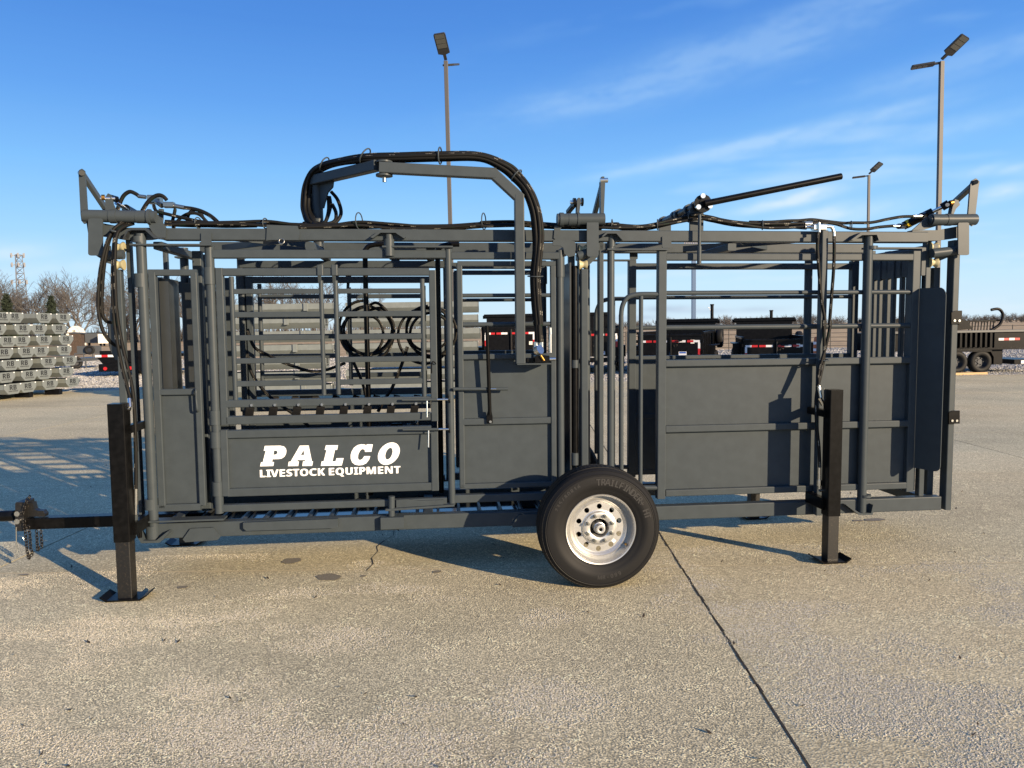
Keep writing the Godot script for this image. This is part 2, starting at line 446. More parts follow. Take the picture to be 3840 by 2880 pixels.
func make_materials():
	var mt := mottle(4, .02, .93, 1.0)
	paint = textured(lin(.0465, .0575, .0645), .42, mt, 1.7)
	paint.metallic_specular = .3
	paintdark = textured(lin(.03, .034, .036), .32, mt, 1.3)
	blackpaint = textured(lin(.0062, .0062, .0065), .3, mottle(9, .03, .55, 1.0), 2.3)
	blackpaint.metallic_specular = .28
	scuffed = mat(Color.WHITE, .45)
	scuffed.albedo_texture = ramp_tex(71, .05, [Color(.06, .06, .06), Color(.07, .07, .07), Color(.08, .077, .073), Color(.27, .23, .185)], 256, 5)
	scuffed.uv1_triplanar = true; scuffed.uv1_scale = Vector3.ONE * 4.0
	rubber = mat(lin(.0105, .0105, .0108), .6)
	rubber.metallic_specular = .3
	chrome = mat(Color(.86, .86, .84), .22, 1.0)
	steel = mat(Color(.6, .6, .57), .38, 1.0)
	brass = mat(Color(.62, .47, .24), .4, 1.0)
	nylon = mat(Color(.66, .63, .49), .45)
	yellow = mat(Color(.8, .68, .1), .5)
	white = mat(Color(.93, .93, .92), .5)
	wetfloor = textured(lin(.02, .021, .022), .07, mottle(13, .03, .4, 1.0), 1.4)
	wetfloor.metallic_specular = .9
	chainmat = mat(Color(.22, .21, .2), .4, .85)
	var hm := mat(Color.WHITE, .62)
	hm.metallic_specular = .3
	hm.albedo_texture = hose_texture()
	hm.uv1_scale = Vector3(.9, 1, 1)
	hose = hm
	var cm := concrete_maps()
	var con := mat(Color(.975, .975, .965), .93)
	con.albedo_texture = cm[0]; con.normal_enabled = true; con.normal_texture = cm[1]; con.normal_scale = 1.0
	con.vertex_color_use_as_albedo = true
	con.metallic_specular = .25
	M.concrete = con
	M.joint = textured(lin(.30, .24, .14), .95, mottle(6, .08, .6, 1.0), 3.0)
	M.crack = mat(lin(.028, .026, .024), .95)
	M.damp = textured(lin(.27, .235, .165), .75, mottle(16, .08, .7, 1.0), 4.0)
	var gv := mat(Color.WHITE, .95)
	gv.albedo_texture = ramp_tex(31, .22, [Color(.3, .29, .28), Color(.56, .55, .52), Color(.72, .71, .68), Color(.9, .89, .86)], 512, 3)
	gv.uv1_triplanar = true; gv.uv1_world_triplanar = true; gv.uv1_scale = Vector3.ONE * .16
	M.gravel = gv
	var fd := mat(Color.WHITE, .95)
	fd.albedo_texture = ramp_tex(37, .03, [Color(.5, .4, .27), Color(.64, .53, .37), Color(.72, .61, .43), Color(.78, .67, .48)], 512, 5)
	fd.uv1_triplanar = true; fd.uv1_world_triplanar = true; fd.uv1_scale = Vector3(.04, .04, .012)
	M.field = fd
	M.bunk = textured(Color(.44, .465, .46), .6, mottle(18, .02, .9, 1.0), .8)
	M.ink = mat(Color(.07, .07, .07), .6)
	M.trailer = textured(lin(.007, .007, .008), .35, mottle(19, .03, .7, 1.0), .7)
	M.trailer.metallic_specular = .25
	M.red = mat(lin(.42, .012, .015), .4)
	M.tapewhite = mat(Color(.85, .85, .85), .4)
	M.blue = mat(lin(.03, .1, .4), .5)
	M.pole = mat(lin(.075, .07, .066), .5)
	M.lamphead = mat(lin(.03, .03, .03), .5)
	M.lens = mat(Color(.36, .36, .34), .35)
	M.wood = mat(lin(.5, .34, .17), .8)
	M.bark = mat(lin(.097, .088, .079), .9)
	M.cedar = mat(lin(.018, .028, .014), .9)
	M.tower = mat(lin(.16, .16, .17), .6, .3)
	M.shed = textured(lin(.085, .056, .036), .7, mottle(23, .05, .7, 1.0), .5)
	M.whitewall = mat(Color(.86, .85, .8), .8)
	M.orange = mat(lin(.45, .12, .03), .6)
	M.wire = mat(lin(.035, .033, .03), .6)
	M.signblue = mat(lin(.13, .19, .29), .35, .4)
	M.leaf = mat(lin(.05, .035, .022), .9)
	M.letter = mat(lin(.0165, .016, .016), .5)
	M.wheelgrey = mat(lin(.03, .033, .04), .4, .4)
	M.greytrim = mat(lin(.05, .055, .06), .4)
	M.tooled = textured(lin(.47, .435, .345), .9, mottle(44, .06, .82, 1.0, 512), .9)
	M.antenna = mat(lin(.3, .3, .3), .6)
	M.sealant = textured(lin(.72, .61, .38), .95, mottle(46, .12, .6, 1.0), 5.0)

func chute_side(root, front):
	mirror = not front
	var tr = P(root,"top_rail",paint,[["b",-2.26,2.28,-0.038,3,2.28,-0.038,0.076,0.076]])
	var br = P(root,"bottom_rail",paint,[["b",-2.37,0.336,-0.038,3.17,0.336,-0.038,0.1,0.076]])
	var hp1 = P(root,"hinge_post",paint,[["t",-2.398,0.286,-0.001,-2.398,2.28,-0.001,0.031]])
	P(hp1,"collar",paint,[["t",-2.409,2.226,-0.006,-2.409,2.263,-0.006,0.041]])
	P(hp1,"collar",paint,[["t",-2.409,1.94,-0.006,-2.409,2.027,-0.006,0.041]])
	P(hp1,"collar",paint,[["t",-2.409,0.485,-0.006,-2.409,0.556,-0.006,0.041]])
	P(hp1,"collar",paint,[["t",-2.409,0.275,-0.006,-2.409,0.375,-0.006,0.041]])
	var nd = P(root,"narrow_door",paint,[["b",-2.365,2.034,-0.021,-2.067,2.034,-0.021,0.041,0.041],["b",-2.342,0.492,-0.023,-2.342,2.035,-0.023,0.047,0.047],["b",-2.083,0.501,-0.021,-2.083,2.034,-0.021,0.042,0.042],["b",-2.334,1.258,-0.02,-2.107,1.258,-0.02,0.04,0.04],["b",-2.369,0.49,-0.023,-2.098,0.49,-0.023,0.047,0.047]])
	P(nd,"door_panel",paint,[["c",-2.368,0.475,-0.034,-2.089,1.261,-0.03]])
	var hp3 = P(root,"hinge_post",paint,[["t",-1.981,0.442,-0.017,-1.981,2.213,-0.017,0.029]])
	P(hp3,"collar",paint,[["t",-1.985,1.958,-0.018,-1.985,2.067,-0.018,0.037]])
	P(hp3,"collar",paint,[["t",-1.985,1.037,-0.018,-1.985,1.13,-0.018,0.037]])
	P(hp3,"collar",paint,[["t",-1.985,0.883,-0.018,-1.985,0.989,-0.018,0.037]])
	P(hp3,"collar",paint,[["t",-1.985,0.561,-0.018,-1.985,0.654,-0.018,0.037]])
	P(root,"tie_bar",paint,[["c",-2.454,2.202,-0.045,-1.955,2.214,0.04]])
	P(root,"tie_bar",paint,[["c",-2.454,0.405,-0.05,-1.94,0.417,0.045]])
	P(root,"cap_plate",paint,[["p",[-1.964,2.289,-1.96,2.288,-1.958,2.285,-1.957,2.282,-1.959,2.219,-1.96,2.216,-1.963,2.213,-1.967,2.212,-2.016,2.212,-2.02,2.213,-2.023,2.216,-2.023,2.219,-2.021,2.281,-2.02,2.285,-2.017,2.288,-2.013,2.289],0.008,0.008]])
	var sg = P(root,"side_gate",paint,[["b",-1.923,1.036,-0.025,-1.923,2.063,-0.025,0.049,0.049],["b",-0.541,1.03,-0.024,-0.541,2.048,-0.024,0.047,0.047],["b",-1.899,2.037,-0.024,-0.562,2.037,-0.024,0.049,0.049],["b",-1.907,1.173,-0.025,-0.567,1.173,-0.025,0.05,0.05],["b",-1.911,1.062,-0.028,-0.569,1.062,-0.028,0.055,0.055]])
	P(sg,"gate_stile",paint,[["t",-1.85,1.198,-0.02,-1.85,2.008,-0.02,0.016]])
	P(sg,"gate_stile",paint,[["t",-1.276,1.22,-0.019,-1.276,1.981,-0.019,0.015]])
	P(sg,"gate_stile",paint,[["t",-1.181,1.223,-0.02,-1.181,1.98,-0.02,0.016]])
	P(sg,"gate_stile",paint,[["t",-0.609,1.197,-0.02,-0.609,1.991,-0.02,0.016]])
	P(sg,"gate_bar",paint,[["b",-1.844,1.911,-0.021,-1.286,1.911,-0.021,0.033,0.025]])
	P(sg,"gate_bar",paint,[["b",-1.173,1.911,-0.021,-0.619,1.911,-0.021,0.033,0.025]])
	P(sg,"gate_bar",paint,[["b",-1.844,1.759,-0.021,-1.286,1.759,-0.021,0.036,0.025]])
	P(sg,"gate_bar",paint,[["b",-1.173,1.759,-0.021,-0.619,1.759,-0.021,0.036,0.025]])
	P(sg,"gate_bar",paint,[["b",-1.844,1.607,-0.021,-1.286,1.607,-0.021,0.036,0.025]])
	P(sg,"gate_bar",paint,[["b",-1.173,1.607,-0.021,-0.619,1.607,-0.021,0.036,0.025]])
	P(sg,"gate_bar",paint,[["b",-1.844,1.455,-0.021,-1.286,1.455,-0.021,0.036,0.025]])
	P(sg,"gate_bar",paint,[["b",-1.173,1.455,-0.021,-0.619,1.455,-0.021,0.036,0.025]])
	P(sg,"gate_bar",paint,[["b",-1.844,1.304,-0.021,-1.286,1.304,-0.021,0.036,0.025]])
	P(sg,"gate_bar",paint,[["b",-1.173,1.304,-0.021,-0.619,1.304,-0.021,0.036,0.025]])
	P(sg,"bracket",paint,[["c",-1.296,2.014,-0.03,-1.256,2.083,0.012],["b",-1.282,2.016,0.005,-1.283,1.967,-0.02,0.022,0.02]])
	P(sg,"bracket",paint,[["c",-1.203,2.014,-0.03,-1.163,2.083,0.012],["b",-1.188,2.015,0.005,-1.189,1.967,-0.02,0.022,0.02]])
	P(sg,"rubber_block",rubber,[["b",-1.756,1.145,-0.01,-1.777,1.08,-0.05,0.052,0.026]])
	P(sg,"bolt",chrome,[["t",-1.744,1.163,-0.003,-1.744,1.163,0.012,0.009]])
	P(sg,"rubber_block",rubber,[["b",-1.605,1.143,-0.01,-1.624,1.078,-0.05,0.052,0.026]])
	P(sg,"bolt",chrome,[["t",-1.593,1.162,-0.003,-1.593,1.162,0.012,0.009]])
	P(sg,"rubber_block",rubber,[["b",-1.452,1.141,-0.01,-1.47,1.076,-0.05,0.052,0.026]])
	P(sg,"bolt",chrome,[["t",-1.441,1.16,-0.003,-1.441,1.16,0.012,0.009]])
	P(sg,"rubber_block",rubber,[["b",-1.299,1.139,-0.01,-1.315,1.074,-0.05,0.052,0.026]])
	P(sg,"bolt",chrome,[["t",-1.288,1.158,-0.003,-1.288,1.158,0.012,0.009]])
	P(sg,"rubber_block",rubber,[["b",-1.144,1.138,-0.01,-1.159,1.072,-0.05,0.052,0.026]])
	P(sg,"bolt",chrome,[["t",-1.133,1.157,-0.003,-1.133,1.157,0.012,0.009]])
	P(sg,"rubber_block",rubber,[["b",-0.988,1.136,-0.01,-1.002,1.07,-0.05,0.052,0.026]])
	P(sg,"bolt",chrome,[["t",-0.978,1.155,-0.003,-0.978,1.155,0.012,0.009]])
	P(sg,"rubber_block",rubber,[["b",-0.832,1.134,-0.01,-0.844,1.068,-0.05,0.052,0.026]])
	P(sg,"bolt",chrome,[["t",-0.822,1.153,-0.003,-0.822,1.153,0.012,0.009]])
	P(sg,"rubber_block",rubber,[["b",-0.674,1.132,-0.01,-0.685,1.066,-0.05,0.052,0.026]])
	P(sg,"bolt",chrome,[["t",-0.665,1.152,-0.003,-0.665,1.152,0.012,0.009]])
	var lp = P(root,"lower_panel_door",paint,[["b",-1.931,0.558,-0.024,-1.931,1,-0.024,0.049,0.049],["b",-0.546,0.55,-0.025,-0.546,0.97,-0.025,0.05,0.05],["b",-1.908,0.97,-0.027,-0.565,0.97,-0.027,0.053,0.053],["b",-1.918,0.579,-0.028,-0.571,0.579,-0.028,0.055,0.055]])
	P(lp,"door_panel",paint,[["c",-1.93,0.559,-0.032,-0.546,0.97,-0.028]])
	P(root,"upper_rail",paint,[["b",-1.984,2.154,-0.023,-0.449,2.154,-0.023,0.054,0.054]])
	P(root,"latch_post",paint,[["t",-0.433,0.449,-0.012,-0.433,2.189,-0.012,0.024]])
	P(root,"tie_bar",paint,[["c",-0.867,2.194,-0.035,-0.402,2.206,0.035]])
	P(root,"upper_rail",paint,[["b",-0.413,2.144,-0.02,0.321,2.144,-0.02,0.048,0.048]])
	P(root,"lower_rail",paint,[["b",-1.978,0.474,-0.024,-0.467,0.474,-0.024,0.048,0.048]])
	P(root,"lower_rail",paint,[["b",-0.424,0.486,-0.028,0.447,0.486,-0.028,0.056,0.056]])
	P(root,"hinge_arm",paint,[["p",[-0.811,0.436,-0.81,0.499,-0.741,0.502,-0.651,0.489,-0.492,0.489,-0.491,0.457],0.014,0.012],["p",[-0.883,0.43,-0.882,0.444,-0.417,0.46,-0.417,0.447],0.005,0.08],["t",-0.844,0.391,0.02,-0.841,0.527,0.02,0.022],["c",-0.916,0.303,-0.01,-0.761,0.386,0.05]])
	P(root,"hat_bracket",paint,[["p",[-0.941,2.259,-0.878,2.303,-0.781,2.304,-0.712,2.263,-0.722,2.251,-0.778,2.288,-0.875,2.288,-0.926,2.252],0.015,0.07]])
	P(root,"hinge_socket",paint,[["t",-0.823,2.14,0.005,-0.823,2.251,0.005,0.034],["t",-0.823,2.241,0.005,-0.823,2.301,0.005,0.027]])
	var ed = P(root,"end_door",paint,[["b",-0.372,2.091,-0.017,0.296,2.091,-0.017,0.035,0.035],["b",-0.359,0.564,-0.019,-0.359,2.094,-0.019,0.038,0.038],["b",0.278,0.558,-0.019,0.278,2.106,-0.019,0.037,0.037],["b",-0.344,1.463,-0.018,0.265,1.463,-0.018,0.036,0.036],["b",-0.35,1.018,-0.022,0.256,1.018,-0.022,0.045,0.045],["b",-0.373,0.572,-0.018,0.263,0.572,-0.018,0.036,0.036]])
	P(ed,"door_bar",paint,[["t",-0.344,1.878,-0.02,0.265,1.878,-0.02,0.014]])
	P(ed,"door_bar",paint,[["t",-0.344,1.682,-0.022,0.265,1.682,-0.022,0.016]])
	P(ed,"door_panel",paint,[["c",-0.361,0.569,-0.034,0.273,1.462,-0.03]])
	var hp8 = P(root,"hinge_post",paint,[["t",0.329,0.6,-0.026,0.329,2.184,-0.026,0.026]])
	P(hp8,"collar",paint,[["t",0.329,2.001,-0.028,0.329,2.135,-0.028,0.033]])
	P(root,"door_frame_post",paint,[["b",0.497,0.366,-0.03,0.497,2.054,-0.03,0.049,0.06]])
	P(root,"door_frame_post",paint,[["b",0.422,0.366,-0.1,0.422,2.238,-0.1,0.042,0.06]])
	P(root,"door_frame_post",paint,[["b",0.618,0.366,-0.055,0.618,2.248,-0.055,0.032,0.07]])
	var hp9 = P(root,"hinge_post",paint,[["t",0.683,0.366,-0.015,0.683,2.295,-0.015,0.025]])
	P(hp9,"collar",paint,[["t",0.686,2.207,-0.016,0.686,2.262,-0.016,0.029]])
	P(root,"hat_bracket",paint,[["p",[0.605,2.27,0.638,2.301,0.711,2.302,0.764,2.25,0.748,2.244,0.705,2.289,0.645,2.289,0.615,2.267],0.015,0.07]])
	P(root,"tie_bar",paint,[["c",0.651,2.181,-0.045,1.077,2.193,0.02]])
	P(root,"bent_pipe",paint,[["s",[0.759,0.635,-0.02,0.757,1.631,-0.02,0.757,1.737,-0.02,0.767,1.804,-0.02,0.798,1.857,-0.02,0.846,1.876,-0.02,0.907,1.882,-0.02,1.021,1.881,-0.02],0.017]])
	P(root,"bent_pipe_upright",paint,[["t",0.898,1.87,-0.02,0.898,0.537,-0.02,0.015]])
	P(root,"bent_pipe_foot",paint,[["t",0.898,0.521,-0.02,1.025,0.517,-0.02,0.017]])
	var ag = P(root,"alley_gate",paint,[["b",1.046,0.44,-0.03,1.046,2.18,-0.03,0.06,0.06],["b",2.921,0.431,-0.03,2.921,2.181,-0.03,0.061,0.061],["b",1.071,2.138,-0.024,2.892,2.138,-0.024,0.049,0.049],["b",1.074,1.399,-0.024,2.896,1.399,-0.024,0.048,0.048],["b",1.077,0.935,-0.024,2.903,0.935,-0.024,0.048,0.048],["b",1.08,0.477,-0.024,2.914,0.477,-0.024,0.047,0.047]])
	P(ag,"gate_bar",paint,[["t",1.075,1.89,-0.026,2.903,1.89,-0.026,0.016]])
	P(ag,"gate_bar",paint,[["t",1.075,1.649,-0.028,2.903,1.649,-0.028,0.018]])
	P(ag,"gate_panel",paint,[["c",1.06,0.468,-0.044,2.923,1.4,-0.04]])
	P(root,"cap_plate",paint,[["p",[1.095,2.277,1.099,2.276,1.101,2.274,1.102,2.271,1.103,2.205,1.102,2.202,1.099,2.199,1.096,2.198,1.045,2.198,1.041,2.199,1.039,2.201,1.038,2.205,1.037,2.27,1.038,2.274,1.041,2.276,1.044,2.277],0.006,0.008]])
	var hp13 = P(root,"hinge_post",paint,[["t",2.545,0.29,0.003,2.545,2.297,0.003,0.032]])
	P(hp13,"collar",paint,[["t",2.566,2.19,0.003,2.566,2.214,0.003,0.045]])
	P(hp13,"collar",paint,[["t",2.566,0.405,0.003,2.566,0.424,0.003,0.045]])
	P(root,"hat_bracket",paint,[["p",[2.385,2.252,2.455,2.302,2.591,2.306,2.61,2.251,2.592,2.249,2.576,2.288,2.467,2.285,2.404,2.249],0.015,0.08]])
	P(root,"tie_bar",paint,[["c",2.526,2.194,-0.05,2.944,2.206,0.02]])
	P(root,"base_bracket",paint,[["p",[2.398,0.362,2.407,0.362,2.508,0.298,2.593,0.295,2.606,0.356,2.618,0.348,2.605,0.281,2.5,0.285],0.01,0.08]])
	P(root,"base_bracket",paint,[["p",[-2.492,0.336,-2.478,0.342,-2.449,0.293,-2.368,0.29,-2.291,0.35,-2.281,0.341,-2.347,0.276,-2.46,0.277],0.015,0.09]])
	P(root,"end_post",paint,[["b",3.046,0.376,-0.075,3.046,2.259,-0.075,0.042,0.05]])
	P(root,"end_post",paint,[["b",3.151,0.376,-0.125,3.151,2.071,-0.125,0.05,0.05]])
	P(root,"corner_post",paint,[["b",3.229,0.284,-0.038,3.229,2.26,-0.038,0.049,0.076]])
	P(root,"head_gate_post",paint,[["b",-2.565,0.33,-0.055,-2.565,2.056,-0.055,0.048,0.05]])
	P(root,"head_gate_post",paint,[["b",-2.502,0.33,-0.085,-2.502,2.254,-0.085,0.028,0.05]])
	mirror = false

func chute_middle(root):
	mirror = false
	P(root,"roof_cross_tube",paint,[["b",-2.3,2.208,-0.02,-2.3,2.208,-0.82,0.06,0.05]])
	P(root,"roof_cross_tube",paint,[["b",-1.34,2.208,-0.02,-1.34,2.208,-0.82,0.06,0.05]])
	P(root,"roof_cross_tube",paint,[["b",-0.55,2.208,-0.02,-0.55,2.208,-0.82,0.06,0.05]])
	P(root,"roof_cross_tube",paint,[["b",0.42,2.208,-0.02,0.42,2.208,-0.82,0.06,0.05]])
	P(root,"roof_cross_tube",paint,[["b",0.62,2.208,-0.02,0.62,2.208,-0.82,0.06,0.05]])
	P(root,"roof_cross_tube",paint,[["b",1.55,2.208,-0.02,1.55,2.208,-0.82,0.06,0.05]])
	P(root,"roof_cross_tube",paint,[["b",3.08,2.208,-0.02,3.08,2.208,-0.82,0.06,0.05]])
	P(root,"floor_cross_tube",paint,[["b",-2.34,0.33,-0.05,-2.34,0.33,-0.79,0.07,0.07]])
	P(root,"floor_cross_tube",paint,[["b",-0.6,0.33,-0.05,-0.6,0.33,-0.79,0.07,0.07]])
	P(root,"floor_cross_tube",paint,[["b",0.42,0.33,-0.05,0.42,0.33,-0.79,0.07,0.07]])
	P(root,"floor_cross_tube",paint,[["b",0.62,0.33,-0.05,0.62,0.33,-0.79,0.07,0.07]])
	P(root,"floor_cross_tube",paint,[["b",3.13,0.33,-0.05,3.13,0.33,-0.79,0.07,0.07]])
	P(root,"roof_brace",paint,[["b",1.45,2.288,-0.07,2.15,2.288,-0.77,0.045,0.01],["b",2.15,2.273,-0.07,1.45,2.273,-0.77,0.045,0.01]])
	P(root,"roof_brace",paint,[["b",-2.1,2.288,-0.07,-1.35,2.288,-0.77,0.045,0.01],["b",-1.35,2.273,-0.07,-2.1,2.273,-0.77,0.045,0.01]])
	P(root,"floor_sheet",wetfloor,[["c",-2.34,0.306,-0.765,0.46,0.312,-0.075]])
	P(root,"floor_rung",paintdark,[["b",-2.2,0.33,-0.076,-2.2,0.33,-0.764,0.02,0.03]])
	P(root,"floor_rung",paintdark,[["b",-2.048,0.33,-0.076,-2.048,0.33,-0.764,0.02,0.03]])
	P(root,"floor_rung",paintdark,[["b",-1.896,0.33,-0.076,-1.896,0.33,-0.764,0.02,0.03]])
	P(root,"floor_rung",paintdark,[["b",-1.744,0.33,-0.076,-1.744,0.33,-0.764,0.02,0.03]])
	P(root,"floor_rung",paintdark,[["b",-1.592,0.33,-0.076,-1.592,0.33,-0.764,0.02,0.03]])
	P(root,"floor_rung",paintdark,[["b",-1.44,0.33,-0.076,-1.44,0.33,-0.764,0.02,0.03]])
	P(root,"floor_rung",paintdark,[["b",-1.288,0.33,-0.076,-1.288,0.33,-0.764,0.02,0.03]])
	P(root,"floor_rung",paintdark,[["b",-1.136,0.33,-0.076,-1.136,0.33,-0.764,0.02,0.03]])
	P(root,"floor_rung",paintdark,[["b",-0.984,0.33,-0.076,-0.984,0.33,-0.764,0.02,0.03]])
	P(root,"floor_rung",paintdark,[["b",-0.832,0.33,-0.076,-0.832,0.33,-0.764,0.02,0.03]])
	P(root,"floor_rung",paintdark,[["b",-0.68,0.33,-0.076,-0.68,0.33,-0.764,0.02,0.03]])
	P(root,"floor_rung",paintdark,[["b",-0.528,0.33,-0.076,-0.528,0.33,-0.764,0.02,0.03]])
	P(root,"floor_rung",paintdark,[["b",-0.376,0.33,-0.076,-0.376,0.33,-0.764,0.02,0.03]])
	P(root,"floor_rung",paintdark,[["b",-0.224,0.33,-0.076,-0.224,0.33,-0.764,0.02,0.03]])
	P(root,"floor_rung",paintdark,[["b",-0.072,0.33,-0.076,-0.072,0.33,-0.764,0.02,0.03]])
	P(root,"floor_rung",paintdark,[["b",0.08,0.33,-0.076,0.08,0.33,-0.764,0.02,0.03]])
	P(root,"floor_rung",paintdark,[["b",0.232,0.33,-0.076,0.232,0.33,-0.764,0.02,0.03]])
	P(root,"floor_rung",paintdark,[["b",0.384,0.33,-0.076,0.384,0.33,-0.764,0.02,0.03]])
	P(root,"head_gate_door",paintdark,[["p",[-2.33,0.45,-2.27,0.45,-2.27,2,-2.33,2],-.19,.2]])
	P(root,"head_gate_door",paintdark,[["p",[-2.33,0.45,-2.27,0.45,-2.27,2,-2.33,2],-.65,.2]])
	P(root,"head_gate_tube",paint,[["b",-2.14,0.4,-0.3,-2.14,2.2,-0.3,0.06,0.06]])
	P(root,"head_gate_tube",paint,[["b",-2.14,0.4,-0.54,-2.14,2.2,-0.54,0.06,0.06]])
	P(root,"head_gate_wing",paintdark,[["p",[-2.718,1.857,-2.744,1.7,-2.755,1.622,-2.743,1.536,-2.711,1.463,-2.693,1.463,-2.674,1.857],-0.306,0.012]])
	P(root,"tail_gate_bar",paint,[["b",3,0.42,-0.1,3,2.16,-0.1,0.03,0.035]])
	P(root,"tail_gate_bar",paint,[["b",2.99,0.42,-0.19,2.99,2.16,-0.19,0.03,0.035]])
	P(root,"tail_gate_bar",paint,[["b",3,0.42,-0.28,3,2.16,-0.28,0.03,0.035]])
	P(root,"tail_gate_bar",paint,[["b",2.99,0.42,-0.37,2.99,2.16,-0.37,0.03,0.035]])
	P(root,"tail_gate_bar",paint,[["b",3,0.42,-0.46,3,2.16,-0.46,0.03,0.035]])
	P(root,"tail_gate_bar",paint,[["b",2.99,0.42,-0.55,2.99,2.16,-0.55,0.03,0.035]])
	P(root,"tail_gate_bar",paint,[["b",3,0.42,-0.64,3,2.16,-0.64,0.03,0.035]])
	P(root,"tail_gate_bar",paint,[["b",2.99,0.42,-0.73,2.99,2.16,-0.73,0.03,0.035]])
	P(root,"tail_gate_header",paint,[["b",3,2.11,-0.04,3,2.11,-0.78,0.03,0.2]])
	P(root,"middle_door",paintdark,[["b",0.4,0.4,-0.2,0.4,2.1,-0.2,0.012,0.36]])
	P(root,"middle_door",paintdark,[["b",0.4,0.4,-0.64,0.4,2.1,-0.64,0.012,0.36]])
	P(root,"squeeze_pipe",blackpaint,[["s",[-0.867,2.277,-0.52,-0.967,2.272,-0.52,-1.017,2.242,-0.52,-1.027,2.152,-0.52,-1.027,1.5,-0.52,-1.027,0.42,-0.52],0.019]])
	P(root,"squeeze_pipe",blackpaint,[["s",[-0.339,2.277,-0.52,-0.439,2.272,-0.52,-0.489,2.242,-0.52,-0.499,2.152,-0.52,-0.499,1.5,-0.52,-0.499,0.42,-0.52],0.019]])
	P(root,"coiled_hose",hose,[["s",[-1.05,1.876,-0.69,-1.135,1.856,-0.693,-1.204,1.8,-0.701,-1.242,1.718,-0.713,-1.242,1.627,-0.727,-1.204,1.546,-0.739,-1.135,1.489,-0.747,-1.05,1.469,-0.75,-0.964,1.489,-0.747,-0.895,1.546,-0.739,-0.857,1.627,-0.727,-0.857,1.718,-0.713,-0.895,1.8,-0.701,-0.964,1.856,-0.693,-1.027,1.837,-0.73,-1.11,1.818,-0.741,-1.177,1.767,-0.748,-1.214,1.692,-0.75,-1.214,1.609,-0.746,-1.177,1.535,-0.736,-1.11,1.483,-0.724,-1.027,1.465,-0.71,-0.944,1.483,-0.699,-0.878,1.535,-0.692,-0.841,1.609,-0.69,-0.841,1.692,-0.694,-0.878,1.767,-0.704,-0.944,1.818,-0.716,-1.08,1.782,-0.744,-1.148,1.766,-0.733,-1.203,1.72,-0.72,-1.234,1.654,-0.707,-1.234,1.58,-0.697,-1.203,1.514,-0.691,-1.148,1.468,-0.691,-1.08,1.451,-0.696,-1.011,1.468,-0.707,-0.956,1.514,-0.72,-0.926,1.58,-0.733,-0.926,1.654,-0.743,-0.956,1.72,-0.749,-1.011,1.766,-0.749,-1.032,1.825,-0.695,-1.113,1.804,-0.69,-1.178,1.748,-0.691,-1.214,1.666,-0.698,-1.214,1.575,-0.709,-1.178,1.494,-0.723,-1.113,1.437,-0.735,-1.032,1.417,-0.745,-0.952,1.437,-0.75,-0.887,1.494,-0.749,-0.851,1.575,-0.742,-0.851,1.666,-0.731,-0.887,1.748,-0.717,-0.952,1.804,-0.705,-1.043,1.842,-0.712],0.011]])
	P(root,"coiled_hose",hose,[["s",[-0.577,1.83,-0.69,-0.65,1.813,-0.693,-0.708,1.765,-0.701,-0.74,1.695,-0.713,-0.74,1.619,-0.727,-0.708,1.549,-0.739,-0.65,1.501,-0.747,-0.577,1.484,-0.75,-0.504,1.501,-0.747,-0.446,1.549,-0.739,-0.414,1.619,-0.727,-0.414,1.695,-0.713,-0.446,1.765,-0.701,-0.504,1.813,-0.693,-0.555,1.821,-0.73,-0.638,1.802,-0.741,-0.704,1.751,-0.748,-0.741,1.676,-0.75,-0.741,1.594,-0.746,-0.704,1.519,-0.736,-0.638,1.468,-0.724,-0.555,1.449,-0.71,-0.472,1.468,-0.699,-0.405,1.519,-0.692,-0.368,1.594,-0.69,-0.368,1.676,-0.694,-0.405,1.751,-0.704,-0.472,1.802,-0.716,-0.607,1.813,-0.744,-0.694,1.792,-0.733,-0.765,1.733,-0.72,-0.804,1.648,-0.707,-0.804,1.554,-0.697,-0.765,1.469,-0.691,-0.694,1.411,-0.691,-0.607,1.39,-0.696,-0.519,1.411,-0.707,-0.449,1.469,-0.72,-0.41,1.554,-0.733,-0.41,1.648,-0.743,-0.449,1.733,-0.749,-0.519,1.792,-0.749,-0.56,1.778,-0.695,-0.628,1.761,-0.69,-0.683,1.713,-0.691,-0.714,1.644,-0.698,-0.714,1.567,-0.709,-0.683,1.498,-0.723,-0.628,1.45,-0.735,-0.56,1.433,-0.745,-0.491,1.45,-0.75,-0.436,1.498,-0.749,-0.406,1.567,-0.742,-0.406,1.644,-0.731,-0.436,1.713,-0.717,-0.491,1.761,-0.705,-0.57,1.827,-0.712],0.011]])
	P(root,"inside_hose",hose,[["s",[-1.921,1.667,-0.7,-1.876,1.532,-0.7,-1.767,1.465,-0.7,-1.647,1.404,-0.7,-1.425,1.34,-0.7,-1.208,1.403,-0.7],0.012]])
	P(root,"inside_hose",hose,[["s",[-1.918,1.482,-0.66,-1.899,1.358,-0.66,-1.844,1.254,-0.66,-1.743,1.138,-0.66,-1.598,1.026,-0.66,-1.484,0.93,-0.66],0.012]])
	P(root,"inside_hose",hose,[["s",[-0.736,1.523,-0.62,-0.782,1.387,-0.62,-0.855,1.218,-0.62,-0.911,1.132,-0.62,-0.967,1.034,-0.62],0.013]])
	P(root,"inside_hose",hose,[["s",[-1.155,1.445,-0.66,-1.135,1.39,-0.66,-1.084,1.263,-0.66,-1.054,1.142,-0.66],0.012]])
	var en = P(root,"engine",blackpaint,[["c",-0.955,0.69,-0.7,-0.725,0.93,-0.57],["p",[-0.875,0.92,-0.865,0.952,-0.785,0.952,-0.775,0.92,-0.785,0.895,-0.865,0.895],-.555,.02]])
	P(en,"cap",chrome,[["t",-0.735,0.9,-0.6,-0.735,0.94,-0.6,0.016]])
